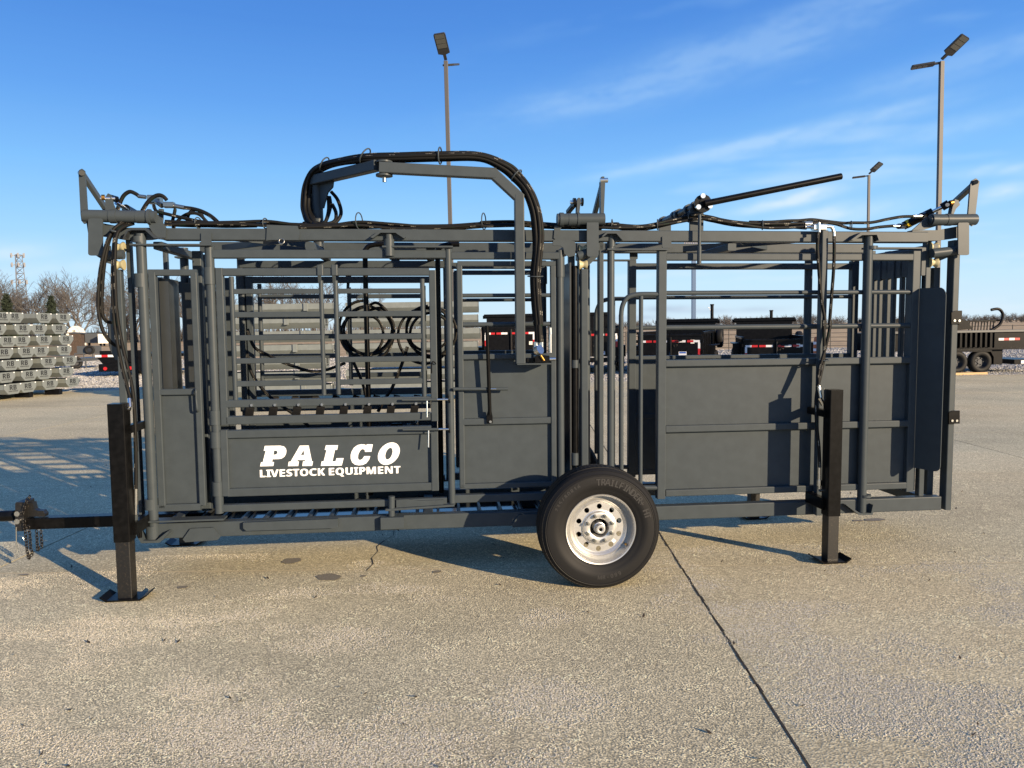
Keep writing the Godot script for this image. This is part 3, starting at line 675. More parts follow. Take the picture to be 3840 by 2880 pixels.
	P(en,"cap",chrome,[["t",-0.675,0.9,-0.6,-0.675,0.96,-0.6,0.012]])

func chute_front(root):
	P(root,"pull_handle",paint,[["s",[-2.099,1.277,0,-2.085,1.267,0.035,-2.085,1.211,0.035,-2.082,1.147,0.035,-2.09,1.128,0],0.007]])
	var upper_latch = P(root,"slide_latch",paint,[["t",-0.757,1.183,0.035,-0.523,1.18,0.035,0.009]])
	P(upper_latch,"latch_pin",chrome,[["t",-0.528,1.18,0.035,-0.449,1.179,0.035,0.007]])
	P(upper_latch,"latch_handle",chrome,[["t",-0.591,1.179,0.035,-0.592,1.063,0.047,0.005]])
	P(upper_latch,"strike_ring",blackpaint,[["r",-0.446,1.183,0.01,1,0.25,0,0.026,0.006]])
	var lower_latch = P(root,"slide_latch",paint,[["t",-0.756,0.982,0.035,-0.516,0.978,0.035,0.009]])
	P(lower_latch,"latch_pin",chrome,[["t",-0.521,0.979,0.035,-0.447,0.977,0.035,0.007]])
	P(lower_latch,"latch_handle",chrome,[["t",-0.584,0.978,0.035,-0.586,0.859,0.047,0.005]])
	P(lower_latch,"strike_ring",blackpaint,[["r",-0.449,0.978,0.01,1,0.25,0,0.026,0.006]])
	P(root,"hook",blackpaint,[["s",[-0.528,1.418,0.01,-0.538,1.433,0.025,-0.552,1.432,0.025,-0.556,1.41,0.02,-0.557,1.356,0.015],0.004]])
	var lv = P(root,"lever_handle",blackpaint,[["t",-0.182,1.673,0.06,-0.168,1.071,0.035,0.013],["p",[-0.189,1.056,-0.18,1.096,-0.156,1.095,-0.148,1.055,-0.148,1.008,-0.188,1.009],0.014,0.012]])
	P(lv,"bolt",chrome,[["t",-0.164,1.021,0.015,-0.164,1.021,0.035,0.009]])
	var rr = P(root,"release_rod",paint,[["t",-0.413,1.249,0.03,-0.043,1.243,0.03,0.011]])
	P(rr,"rod_tip",chrome,[["t",-0.162,1.246,0.042,-0.123,1.245,0.042,0.005]])
	var dc = P(root,"door_cylinder",blackpaint,[["t",0.435,0.767,-0.042,0.435,2.079,-0.042,0.022]])
	P(dc,"clamp",paint,[["t",0.432,1.377,-0.03,0.432,1.431,-0.03,0.026]])
	P(dc,"clamp",paint,[["t",0.43,0.696,-0.03,0.43,0.781,-0.03,0.026]])
	var tab_high = P(root,"hinge_tab",blackpaint,[["p",[3.186,1.739,3.226,1.753,3.267,1.753,3.271,1.659,3.23,1.659,3.189,1.656],0.014,0.012]])
	P(tab_high,"bolt",chrome,[["t",3.209,1.681,0.015,3.209,1.681,0.026,0.009]])
	P(tab_high,"bolt",chrome,[["t",3.246,1.68,0.015,3.246,1.68,0.026,0.009]])
	var tab_low = P(root,"hinge_tab",blackpaint,[["p",[3.193,1.012,3.235,1.026,3.277,1.025,3.28,0.929,3.238,0.929,3.196,0.927],0.014,0.012]])
	P(tab_low,"bolt",chrome,[["t",3.218,0.952,0.015,3.218,0.952,0.026,0.009]])
	P(tab_low,"bolt",chrome,[["t",3.254,0.951,0.015,3.254,0.951,0.026,0.009]])
	plate_at(root,"paddle_plate",paint,[0.145,1.914,0.168,1.91,0.187,1.897,0.2,1.877,0.205,1.854,0.205,0.655,0.202,0.638,0.192,0.623,0.177,0.614,0.16,0.61,0,0.61,0,1.914],.006,Vector3(2.945,0,0.005),-1.257)
	P(root,"jack_mount_post",paint,[["b",2.192,0.294,0.033,2.192,2.316,0.033,0.046,0.055]])
	P(root,"hose_manifold",chrome,[["c",2.104,2.317,0.02,2.194,2.357,0.07],["t",2.133,2.367,0.075,2.138,2.301,0.075,0.011],["s",[2.193,2.342,0.06,2.234,2.338,0.06,2.25,2.311,0.06,2.255,2.276,0.06],0.011]])
	var hj = P(root,"hydraulic_hose",hose,[["s",[2.127,2.3,0.085,2.121,2.203,0.085,2.127,2.098,0.09,2.141,1.958,0.09,2.159,1.817,0.09,2.175,1.712,0.1,2.181,1.627,0.1],0.011]])
	P(root,"hydraulic_hose",hose,[["s",[2.169,1.692,0.1,2.176,1.575,0.1,2.178,1.433,0.1,2.148,1.316,0.12,2.105,1.193,0.15,2.089,1.086,0.17,2.089,0.955,0.19,2.102,0.814,0.2,2.112,0.672,0.2],0.011]])
	P(root,"hydraulic_hose",hose,[["s",[2.238,2.272,0.09,2.242,2.167,0.09,2.24,2.028,0.09,2.232,1.887,0.09,2.224,1.747,0.09,2.219,1.655,0.09],0.011]])
	P(root,"hydraulic_hose",hose,[["s",[2.23,1.692,0.09,2.21,1.598,0.1,2.187,1.496,0.1,2.155,1.402,0.11,2.131,1.324,0.12,2.117,1.24,0.15],0.011]])
	P(root,"hose_fitting",chrome,[["t",2.112,1.237,0.16,2.124,1.155,0.17,0.013],["t",2.113,1.156,0.17,2.142,1.108,0.17,0.017]])
	P(root,"hose_fitting",chrome,[["t",2.108,0.672,0.2,2.112,0.522,0.2,0.013],["t",2.109,0.585,0.2,2.109,0.546,0.2,0.018],["t",2.11,0.51,0.2,2.147,0.509,0.2,0.01]])
	var jl = P(root,"jack_leg",blackpaint,[["b",-2.489,0.349,0.235,-2.489,1.213,0.235,0.1,0.1]])
	P(jl,"jack_inner_tube",scuffed,[["b",-2.489,-0.009,0.235,-2.489,0.449,0.235,0.088,0.088]])
	P(jl,"jack_foot",blackpaint,[["p",[-2.629,0.007,-2.589,-0.019,-2.389,-0.019,-2.349,0.007,-2.353,0.015,-2.392,-0.009,-2.586,-0.009,-2.625,0.015],0.235,.15]])
	var jr = P(root,"jack_leg",blackpaint,[["b",2.179,0.345,0.235,2.179,1.217,0.235,0.094,0.094]])
	P(jr,"jack_inner_tube",scuffed,[["b",2.179,0.031,0.235,2.179,0.445,0.235,0.082,0.082]])
	P(jr,"jack_foot",blackpaint,[["p",[2.059,0.047,2.099,0.021,2.259,0.021,2.299,0.047,2.295,0.055,2.256,0.031,2.102,0.031,2.063,0.055],0.235,.15]])
	var jlb = P(root,"jack_leg",blackpaint,[["b",-2.509,0.349,-0.97,-2.509,1.213,-0.97,0.1,0.1]])
	P(jlb,"jack_inner_tube",scuffed,[["b",-2.509,-0.009,-0.97,-2.509,0.449,-0.97,0.088,0.088]])
	P(jlb,"jack_foot",blackpaint,[["p",[-2.649,0.007,-2.609,-0.019,-2.409,-0.019,-2.369,0.007,-2.373,0.015,-2.412,-0.009,-2.606,-0.009,-2.645,0.015],-0.97,.15]])
	var jrb = P(root,"jack_leg",blackpaint,[["b",2.159,0.345,-0.97,2.159,1.217,-0.97,0.094,0.094]])
	P(jrb,"jack_inner_tube",scuffed,[["b",2.159,0.031,-0.97,2.159,0.445,-0.97,0.082,0.082]])
	P(jrb,"jack_foot",blackpaint,[["p",[2.039,0.047,2.079,0.021,2.239,0.021,2.279,0.047,2.275,0.055,2.236,0.031,2.082,0.031,2.043,0.055],-0.97,.15]])
	P(jl,"mount_arm",blackpaint,[["b",-2.439,0.42,0,-2.439,0.42,0.235,0.05,0.08]])
	P(jl,"mount_arm",blackpaint,[["b",-2.439,1.05,0,-2.439,1.05,0.235,0.05,0.05]])
	P(jr,"mount_arm",blackpaint,[["b",2.139,0.42,0,2.139,0.42,0.235,0.05,0.08]])
	P(jr,"mount_arm",blackpaint,[["b",2.139,1.05,0,2.139,1.05,0.235,0.05,0.05]])
	P(jlb,"mount_arm",blackpaint,[["b",-2.439,0.42,-0.97,-2.439,0.42,-0.84,0.05,0.08]])
	P(jlb,"mount_arm",blackpaint,[["b",-2.439,1.05,-0.97,-2.439,1.05,-0.84,0.05,0.05]])
	P(jrb,"mount_arm",blackpaint,[["b",2.139,0.42,-0.97,2.139,0.42,-0.84,0.05,0.08]])
	P(jrb,"mount_arm",blackpaint,[["b",2.139,1.05,-0.97,2.139,1.05,-0.84,0.05,0.05]])
	P(jl,"pin_bracket",blackpaint,[["c",-2.493,0.361,0.1,-2.457,0.364,0.02],["t",-2.461,0.318,0.07,-2.458,0.397,0.07,0.012]])
	P(jl,"hose_fitting",chrome,[["t",-2.427,0.666,0.19,-2.432,0.565,0.19,0.015],["t",-2.432,0.565,0.19,-2.435,0.5,0.19,0.011],["t",-2.476,0.507,0.19,-2.429,0.506,0.19,0.01]])
	P(jl,"fill_pipe",paint,[["t",-2.445,0.495,0.17,-2.448,0.434,0.17,0.016]])
	P(root,"hydraulic_hose",hose,[["s",[-2.485,2.36,0,-2.517,2.327,0.04,-2.546,2.288,0.06,-2.572,2.206,0.09,-2.603,2.085,0.1,-2.626,1.953,0.1,-2.638,1.808,0.1],0.011]])
	P(root,"hydraulic_hose",hose,[["s",[-2.638,1.813,0.1,-2.63,1.728,0.1,-2.612,1.655,0.1,-2.588,1.6,0.08,-2.568,1.565,0.03,-2.553,1.553,-0.05],0.011]])
	P(root,"hydraulic_hose",hose,[["s",[-2.509,2.338,0,-2.542,2.296,0.04,-2.566,2.233,0.06,-2.59,2.105,0.08,-2.612,1.954,0.08,-2.624,1.809,0.08],0.011]])
	P(root,"hydraulic_hose",hose,[["s",[-2.624,1.819,0.08,-2.621,1.764,0.08,-2.608,1.722,0.06,-2.597,1.716,0],0.011]])
	P(root,"hydraulic_hose",hose,[["s",[-2.457,2.353,-0.02,-2.497,2.313,0.05,-2.518,2.254,0.09,-2.531,2.133,0.1,-2.538,1.982,0.11,-2.538,1.807,0.12],0.011]])
	P(root,"hydraulic_hose",hose,[["s",[-2.538,1.817,0.12,-2.535,1.697,0.12,-2.517,1.557,0.13,-2.491,1.411,0.14,-2.462,1.309,0.16,-2.44,1.24,0.18],0.011]])
	P(root,"hydraulic_hose",hose,[["s",[-2.446,2.347,-0.02,-2.487,2.309,0.06,-2.506,2.253,0.1,-2.516,2.132,0.11,-2.518,2.041,0.12,-2.517,1.807,0.13],0.011]])
	P(root,"hydraulic_hose",hose,[["s",[-2.517,1.817,0.13,-2.506,1.684,0.13,-2.48,1.533,0.14,-2.45,1.393,0.15,-2.427,1.291,0.17,-2.417,1.17,0.18,-2.415,0.902,0.19],0.011]])
	P(root,"hydraulic_hose",hose,[["s",[-2.415,1.01,0.19,-2.418,0.881,0.19,-2.422,0.759,0.19,-2.427,0.666,0.19],0.011]])
	P(root,"hose_fitting",chrome,[["t",-2.444,1.237,0.18,-2.435,1.184,0.2,0.012],["t",-2.455,1.176,0.2,-2.432,1.172,0.2,0.012]])
	P(root,"hose_ring",paint,[["r",-2.525,2.289,0.07,0.25,1,0.2,0.026,0.006]])
	P(root,"hydraulic_hose",hose,[["s",[-2.254,2.365,-0.035,-2.041,2.356,-0.023,-1.799,2.362,-0.029,-1.618,2.37,-0.043,-1.433,2.35,-0.046,-1.219,2.344,-0.032,-1.023,2.366,-0.023,-0.803,2.355,-0.031,-0.547,2.343,-0.045,-0.214,2.364,-0.044,-0.2,2.369,-0.03,0.022,2.374,-0.023,0.262,2.36,-0.034,0.532,2.36,-0.046,0.734,2.367,-0.042,0.703,2.359,-0.028,0.906,2.35,-0.024,1.115,2.392,-0.036,1.291,2.432,-0.047,1.393,2.415,-0.04,1.563,2.383,-0.026,1.774,2.37,-0.025,1.958,2.374,-0.039,2.105,2.367,-0.047],0.011]])
	P(root,"hydraulic_hose",hose,[["s",[-2.243,2.338,0.001,-2.037,2.347,-0.011,-1.798,2.347,-0.022,-1.613,2.338,-0.016,-1.426,2.327,-0.001,-1.215,2.333,0,-1.023,2.344,-0.013,-0.803,2.326,-0.022,-0.547,2.326,-0.013,-0.217,2.348,0,-0.202,2.34,-0.001,0.021,2.348,-0.016,0.26,2.35,-0.022,0.525,2.342,-0.011,0.723,2.331,0.001,0.697,2.336,-0.003,0.904,2.342,-0.018,1.11,2.37,-0.021,1.278,2.397,-0.008,1.378,2.395,0.002,1.555,2.371,-0.006,1.772,2.344,-0.02,1.949,2.344,-0.02,2.084,2.352,-0.006],0.011]])
	P(root,"hydraulic_hose",hose,[["s",[-1.622,2.359,-0.063,-1.437,2.355,-0.07,-1.226,2.348,-0.084,-1.029,2.357,-0.085,-0.805,2.352,-0.071,-0.547,2.349,-0.063,-0.212,2.358,-0.073,-0.196,2.358,-0.086,0.029,2.379,-0.083,0.267,2.367,-0.069,0.536,2.348,-0.063,0.743,2.355,-0.075,0.717,2.368,-0.087,0.922,2.356,-0.081,1.125,2.378,-0.067,1.298,2.424,-0.064,1.408,2.424,-0.078,1.588,2.384,-0.087,1.798,2.358,-0.079,1.97,2.372,-0.065,2.115,2.373,-0.066],0.011]])
	P(root,"hydraulic_hose",hose,[["s",[-2.267,2.349,-0.072,-2.051,2.339,-0.057,-1.806,2.345,-0.054,-1.624,2.352,-0.067,-1.439,2.333,-0.077,-1.225,2.328,-0.069,-1.027,2.349,-0.055,-0.804,2.337,-0.056,-0.547,2.324,-0.07,-0.212,2.346,-0.077,-0.197,2.352,-0.067,0.026,2.356,-0.054,0.265,2.341,-0.057,0.538,2.342,-0.072,0.743,2.349,-0.076,0.712,2.342,-0.064,0.914,2.331,-0.053,1.123,2.373,-0.06,1.301,2.413,-0.074,1.407,2.398,-0.075,1.578,2.365,-0.062,1.787,2.351,-0.053,1.969,2.354,-0.062,2.12,2.348,-0.075],0.011]])
	P(root,"hose_loop",paint,[["r",-2.05,2.357,-0.035,1,0,0.35,0.034,0.004]])
	P(root,"hose_loop",paint,[["r",-1.625,2.355,-0.035,1,0,0.35,0.033,0.004]])
	P(root,"hose_loop",paint,[["r",-1.019,2.374,-0.035,1,0,0.35,0.055,0.004]])
	P(root,"hose_loop",paint,[["r",-0.189,2.377,-0.035,1,0,0.35,0.055,0.004]])
	P(root,"hose_loop",paint,[["r",0.696,2.361,-0.035,1,0,0.35,0.034,0.004]])
	P(root,"hose_loop",paint,[["r",1.017,2.362,-0.035,1,0,0.35,0.035,0.004]])
	P(root,"hose_loop",paint,[["r",1.017,2.363,-0.035,1,0,0.35,0.031,0.004]])
	P(root,"hose_loop",paint,[["r",1.237,2.423,-0.035,1,0,0.35,0.031,0.004]])
	P(root,"hose_loop",paint,[["r",1.775,2.363,-0.035,1,0,0.35,0.032,0.004]])
	P(root,"hose_loop",paint,[["r",2.434,2.364,-0.035,1,0,0.35,0.03,0.004]])
	P(root,"hydraulic_hose",hose,[["s",[1.69,2.387,-0.06,1.839,2.388,-0.06,1.974,2.397,-0.06,2.065,2.4,-0.06,2.155,2.407,-0.06,2.254,2.397,-0.06,2.384,2.384,-0.06,2.461,2.386,-0.06,2.599,2.389,-0.06,2.714,2.411,-0.06,2.83,2.431,-0.06,2.923,2.434,-0.06],0.011]])
	P(root,"hydraulic_hose",hose,[["s",[1.756,2.363,-0.04,1.905,2.368,-0.04,2.055,2.376,-0.04,2.206,2.384,-0.04,2.32,2.374,-0.04,2.435,2.342,-0.04,2.55,2.339,-0.04,2.649,2.354,-0.04,2.757,2.363,-0.04],0.011]])
	P(root,"hose_fitting",chrome,[["t",2.919,2.435,-0.06,2.986,2.438,-0.06,0.012]])
	P(root,"hose_fitting",chrome,[["t",2.753,2.362,-0.04,2.803,2.362,-0.04,0.011]])
	P(root,"hose_fitting",chrome,[["t",2.07,2.369,0,2.123,2.37,0,0.011],["t",2.07,2.346,0,2.124,2.346,0,0.011]])
	P(root,"valve_block",steel,[["c",-2.279,2.462,-0.13,-2.216,2.498,-0.08],["c",-2.413,2.505,-0.25,-2.333,2.559,-0.18],["t",-2.235,2.478,-0.1,-2.151,2.463,-0.1,0.014],["t",-2.474,2.552,-0.2,-2.426,2.546,-0.2,0.013],["t",-2.346,2.509,-0.16,-2.296,2.476,-0.11,0.016]])
	P(root,"valve_stand",paint,[["b",-2.314,2.343,-0.12,-2.304,2.456,-0.12,0.03,0.02]])
	P(root,"hydraulic_hose",hose,[["s",[-2.613,2.453,-0.2,-2.593,2.504,-0.2,-2.566,2.554,-0.2,-2.528,2.58,-0.2,-2.492,2.568,-0.2,-2.471,2.552,-0.2],0.013]])
	P(root,"hydraulic_hose",hose,[["s",[-2.425,2.442,-0.12,-2.393,2.492,-0.12,-2.355,2.53,-0.12,-2.318,2.546,-0.12,-2.288,2.537,-0.12,-2.268,2.515,-0.12],0.013]])
	P(root,"hydraulic_hose",hose,[["s",[-2.151,2.463,-0.1,-2.102,2.457,-0.1,-2.042,2.439,-0.08,-1.977,2.405,-0.06,-1.93,2.365,-0.04],0.013]])
	P(root,"hydraulic_hose",hose,[["s",[-2.358,2.483,-0.14,-2.328,2.44,-0.1,-2.261,2.419,-0.08,-2.141,2.389,-0.06,-2.033,2.365,-0.04,-1.861,2.343,-0.03],0.011]])
	P(root,"hydraulic_hose",hose,[["s",[-2.262,2.341,-0.2,-2.216,2.405,-0.2,-2.152,2.441,-0.2,-2.09,2.435,-0.2,-2.042,2.387,-0.2],0.011]])
	P(root,"hydraulic_hose",hose,[["s",[-2.29,2.361,-0.25,-2.261,2.464,-0.25,-2.266,2.476,-0.25],0.011]])
	P(root,"hydraulic_hose",hose,[["s",[-2.19,2.361,-0.25,-2.174,2.438,-0.25,-2.141,2.471,-0.25,-2.104,2.465,-0.25,-2.08,2.426,-0.25],0.011]])
	P(root,"hydraulic_hose",hose,[["s",[-2.263,2.354,-0.05,-2.049,2.341,-0.05,-1.867,2.336,-0.05,-1.683,2.34,-0.05],0.011]])
	var bp = P(root,"boom_post",paint,[["t",-1.345,2.198,-0.45,-1.345,2.745,-0.45,0.037]])
	var ba = P(root,"boom_arm",paint,[["b",-1.39,2.713,-0.47,-0.88,2.713,0.083,0.066,0.066]])
	plate_at(bp,"gusset",paint,[0.03,2.683,0.2,2.683,0.19,2.643,0.13,2.613,0.095,2.553,0.075,2.513,0.03,2.513],.01,Vector3(-1.345,0,-0.45),-0.837)
	P(ba,"pivot_plate",paint,[["t",-0.84,2.729,0.088,-0.84,2.739,0.088,0.055],["t",-0.84,2.643,0.088,-0.84,2.657,0.088,0.055]])
	P(ba,"pivot_bolt",steel,[["t",-0.84,2.608,0.088,-0.84,2.748,0.088,0.013]])
	var bs = P(root,"boom_swing_arm",paint,[["b",-0.868,2.691,0.118,-0.118,2.662,0.118,0.068,0.064],["b",-0.144,2.672,0.118,0.045,2.501,0.118,0.067,0.061],["b",0.034,2.526,0.118,0.034,1.421,0.118,0.063,0.064],["c",0.01,1.411,0.02,0.239,1.42,0.145]])
	P(bs,"control_valve",blackpaint,[["c",0.129,1.426,0.05,0.226,1.471,0.15],["c",0.078,1.426,0.05,0.133,1.455,0.11]])
	P(bs,"pressure_gauge",chrome,[["t",0.14,1.503,0.16,0.16,1.515,0.185,0.032]])
	P(bs,"gauge_stem",brass,[["t",0.165,1.474,0.16,0.188,1.439,0.155,0.009]])
	P(bs,"hose_end",chrome,[["t",0.138,1.497,0.122,0.138,1.562,0.122,0.018]])
	P(bs,"hose_end",chrome,[["t",0.177,1.497,0.125,0.177,1.562,0.125,0.015]])
	P(bs,"lever",chrome,[["t",0.238,1.488,0.105,0.238,1.611,0.105,0.015],["t",0.239,1.611,0.11,0.237,1.656,0.11,0.014],["t",0.23,1.446,0.12,0.272,1.446,0.12,0.013]])
	P(root,"boom_hose",hose,[["s",[0.148,1.56,0.098,0.144,1.668,0.098,0.138,1.686,0.098,0.124,1.836,0.098,0.118,2.004,0.098,0.135,2.156,0.098,0.134,2.281,0.098,0.117,2.425,0.098,0.067,2.559,0.088,0,2.638,0.069,-0.078,2.701,0.069,-0.217,2.761,0.069,-0.476,2.758,0.069,-0.726,2.754,0.038,-0.976,2.761,-0.031,-1.14,2.784,-0.212,-1.264,2.785,-0.362,-1.35,2.75,-0.452,-1.377,2.69,-0.492,-1.397,2.581,-0.492,-1.391,2.495,-0.452,-1.361,2.431,-0.362,-1.319,2.359,-0.2,-1.125,2.338,-0.08,-0.867,2.337,-0.04],0.013]])
	P(root,"boom_hose",hose,[["s",[0.15,1.559,0.125,0.143,1.67,0.125,0.138,1.69,0.125,0.126,1.836,0.125,0.123,1.999,0.125,0.141,2.15,0.125,0.139,2.277,0.125,0.119,2.423,0.125,0.069,2.557,0.115,0.003,2.638,0.096,-0.071,2.698,0.096,-0.216,2.758,0.096,-0.477,2.759,0.096,-0.729,2.757,0.066,-0.976,2.763,-0.005,-1.14,2.781,-0.184,-1.261,2.78,-0.335,-1.348,2.747,-0.425,-1.383,2.687,-0.465,-1.404,2.58,-0.465,-1.397,2.492,-0.425,-1.359,2.421,-0.335,-1.433,2.399,-0.35],0.013]])
	P(root,"boom_hose",hose,[["s",[0.148,1.563,0.152,0.143,1.67,0.152,0.143,1.687,0.152,0.132,1.832,0.152,0.126,1.998,0.152,0.141,2.151,0.152,0.141,2.277,0.152,0.124,2.419,0.152,0.077,2.549,0.143,0.008,2.636,0.122,-0.069,2.699,0.122,-0.221,2.761,0.122,-0.479,2.76,0.122,-0.726,2.756,0.093,-0.97,2.76,0.022,-1.14,2.777,-0.157,-1.265,2.781,-0.308,-1.353,2.75,-0.397,-1.388,2.683,-0.438,-1.406,2.573,-0.438,-1.398,2.484,-0.397,-1.359,2.412,-0.308,-1.307,2.376,-0.3,-1.277,2.431,-0.38,-1.253,2.531,-0.42,-1.261,2.602,-0.44],0.013]])
	P(root,"boom_hose",hose,[["s",[0.162,1.559,0.107,0.157,1.668,0.107,0.155,1.687,0.107,0.141,1.837,0.107,0.135,2.003,0.107,0.154,2.154,0.107,0.159,2.279,0.107,0.141,2.424,0.107,0.09,2.558,0.098,0.016,2.654,0.077,-0.061,2.716,0.077,-0.217,2.775,0.077,-0.475,2.773,0.077,-0.726,2.77,0.048,-0.976,2.778,-0.022,-1.153,2.795,-0.202,-1.276,2.795,-0.353,-1.361,2.76,-0.442,-1.4,2.688,-0.482,-1.421,2.58,-0.482,-1.416,2.494,-0.442,-1.373,2.417,-0.353,-1.281,2.386,-0.3,-1.222,2.402,-0.36,-1.178,2.475,-0.4,-1.199,2.572,-0.42,-1.247,2.636,-0.44],0.013]])
	P(root,"boom_hose",hose,[["s",[0.162,1.56,0.135,0.155,1.671,0.135,0.155,1.689,0.135,0.145,1.835,0.135,0.141,1.998,0.135,0.158,2.15,0.135,0.162,2.277,0.135,0.142,2.423,0.135,0.093,2.555,0.125,0.021,2.652,0.104,-0.054,2.712,0.104,-0.217,2.774,0.104,-0.478,2.775,0.104,-0.728,2.773,0.075,-0.974,2.778,0.005,-1.151,2.79,-0.175,-1.274,2.79,-0.325,-1.362,2.759,-0.415,-1.408,2.686,-0.455,-1.428,2.578,-0.455,-1.419,2.489,-0.415,-1.37,2.405,-0.325,-1.306,2.366,-0.2,-1.188,2.347,-0.08,-0.931,2.348,-0.05],0.013]])
	P(root,"boom_hose",hose,[["s",[0.161,1.563,0.162,0.157,1.669,0.162,0.161,1.686,0.162,0.149,1.832,0.162,0.142,1.998,0.162,0.157,2.15,0.162,0.165,2.275,0.162,0.149,2.416,0.162,0.101,2.547,0.152,0.024,2.652,0.131,-0.054,2.715,0.131,-0.222,2.776,0.131,-0.478,2.775,0.131,-0.724,2.77,0.101,-0.969,2.775,0.032,-1.153,2.789,-0.149,-1.278,2.792,-0.298,-1.365,2.761,-0.388,-1.411,2.68,-0.428,-1.429,2.57,-0.428,-1.421,2.483,-0.388,-1.372,2.399,-0.298,-1.293,2.398,-0.34,-1.265,2.488,-0.4,-1.268,2.602,-0.44],0.013]])
	P(root,"boom_hose",hose,[["s",[0.176,1.558,0.117,0.17,1.668,0.117,0.172,1.688,0.117,0.158,1.837,0.117,0.154,2.002,0.117,0.173,2.152,0.117,0.183,2.278,0.117,0.164,2.423,0.117,0.113,2.558,0.106,0.032,2.67,0.087,-0.043,2.73,0.087,-0.216,2.789,0.087,-0.475,2.788,0.087,-0.727,2.786,0.056,-0.976,2.794,-0.013,-1.165,2.805,-0.194,-1.287,2.805,-0.343,-1.373,2.771,-0.434,-1.424,2.686,-0.473,-1.446,2.579,-0.473,-1.44,2.493,-0.434,-1.385,2.402,-0.343,-1.445,2.385,-0.3],0.013]])
	P(root,"boom_hose",hose,[["s",[0.174,1.561,0.144,0.167,1.671,0.144,0.174,1.688,0.144,0.164,1.833,0.144,0.159,1.997,0.144,0.175,2.15,0.144,0.184,2.277,0.144,0.165,2.422,0.144,0.118,2.553,0.133,0.038,2.667,0.114,-0.038,2.728,0.114,-0.219,2.79,0.114,-0.478,2.791,0.114,-0.727,2.788,0.083,-0.972,2.792,0.013,-1.163,2.8,-0.167,-1.287,2.802,-0.316,-1.376,2.772,-0.407,-1.432,2.685,-0.447,-1.451,2.576,-0.447,-1.441,2.487,-0.407,-1.382,2.391,-0.316,-1.235,2.408,-0.36,-1.212,2.475,-0.4,-1.24,2.545,-0.42],0.013]])
	P(root,"hose_loop",paint,[["r",-1.274,2.804,-0.33,0.819,-0.521,0.243,0.051,0.005]])
	P(root,"hose_loop",paint,[["r",-0.967,2.791,0,0.782,-0.574,0.243,0.054,0.005]])
	P(root,"hose_loop",paint,[["r",-0.478,2.778,0.1,0.969,-0.045,0.243,0.052,0.005]])
	P(root,"hose_loop",paint,[["r",0.021,2.657,0.1,0.679,-0.693,0.243,0.045,0.005]])
	P(root,"hose_loop",paint,[["r",0.137,1.997,0.13,0,1,0.12,0.05,0.004]])
	P(root,"hose_loop",paint,[["r",2.182,1.412,0.09,0,1,0.12,0.032,0.005]])
	var ls = P(root,"lever_shaft",blackpaint,[["t",1.307,2.493,0.07,1.307,2.493,-0.86,0.03]])
	P(ls,"shaft_collar",paint,[["t",1.307,2.493,-0.06,1.307,2.493,-0.1,0.042]])
	P(ls,"shaft_collar",paint,[["t",1.307,2.493,-0.2,1.307,2.493,-0.24,0.042]])
	P(ls,"shaft_collar",paint,[["t",1.307,2.493,-0.42,1.307,2.493,-0.46,0.042]])
	P(ls,"shaft_collar",paint,[["t",1.307,2.493,-0.5,1.307,2.493,-0.54,0.042]])
	P(ls,"shaft_collar",paint,[["t",1.307,2.493,-0.8,1.307,2.493,-0.84,0.042]])
	P(ls,"flange",blackpaint,[["t",1.307,2.493,0.05,1.307,2.493,0.065,0.062]])
	P(ls,"bolt",chrome,[["t",1.298,2.541,0.06,1.298,2.541,0.085,0.017]])
	P(ls,"bolt",chrome,[["t",1.267,2.466,0.06,1.267,2.466,0.085,0.017]])
	P(ls,"bolt",chrome,[["t",1.35,2.473,0.06,1.35,2.473,0.085,0.017]])
	P(ls,"lever_rod",blackpaint,[["t",1.307,2.488,0.085,2.274,2.679,0.1,0.022]])
	P(ls,"shaft_bearing",paint,[["c",1.257,2.308,-0.08,1.357,2.473,-0.06],["c",1.257,2.308,-0.8,1.357,2.473,-0.78]])
	P(ls,"ratchet_plate",blackpaint,[["p",[1.217,2.433,1.247,2.393,1.307,2.368,1.357,2.383,1.347,2.473,1.277,2.473],-.1,.01]])
	P(root,"release_post",paint,[["t",1.287,2.42,0.05,1.287,2.204,0.05,0.011],["t",1.287,2.204,0.05,1.287,2.083,0.05,0.015]])
	var h1 = P(root,"pivot_tube",paint,[["t",-2.733,2.39,0.01,-2.294,2.385,0.01,0.039]])
	P(h1,"pivot_collar",paint,[["t",-2.573,2.387,0.01,-2.531,2.387,0.01,0.044]])
	P(h1,"pivot_collar",paint,[["t",-2.412,2.386,0.01,-2.344,2.385,0.01,0.041]])
	P(h1,"end_flange",paint,[["t",-2.342,2.385,0.01,-2.324,2.385,0.01,0.05]])
	P(h1,"crank_arm",paint,[["p",[-2.748,2.394,-2.748,2.646,-2.744,2.673,-2.726,2.682,-2.711,2.669,-2.709,2.64,-2.707,2.431,-2.703,2.383,-2.714,2.346,-2.731,2.339,-2.745,2.358],0.013,0.014]])
	P(h1,"crank_bolt",paintdark,[["t",-2.719,2.651,0.04,-2.766,2.669,-0.05,0.016]])
	P(h1,"link_bar",paint,[["b",-2.742,2.657,-0.02,-2.689,2.448,-0.25,0.028,0.045]])
	P(h1,"ear",paint,[["p",[-2.597,2.419,-2.596,2.504,-2.577,2.531,-2.557,2.519,-2.554,2.468,-2.533,2.414],0.007,0.025]])
	var cv1 = P(h1,"clevis_pin",chrome,[["t",-2.621,2.496,0.03,-2.543,2.502,0,0.011]])
	P(h1,"clevis_washer",brass,[["t",-2.614,2.503,0.025,-2.596,2.504,0.02,0.018]])
	P(h1,"clevis",blackpaint,[["t",-2.572,2.507,0,-2.547,2.502,-0.04,0.02]])
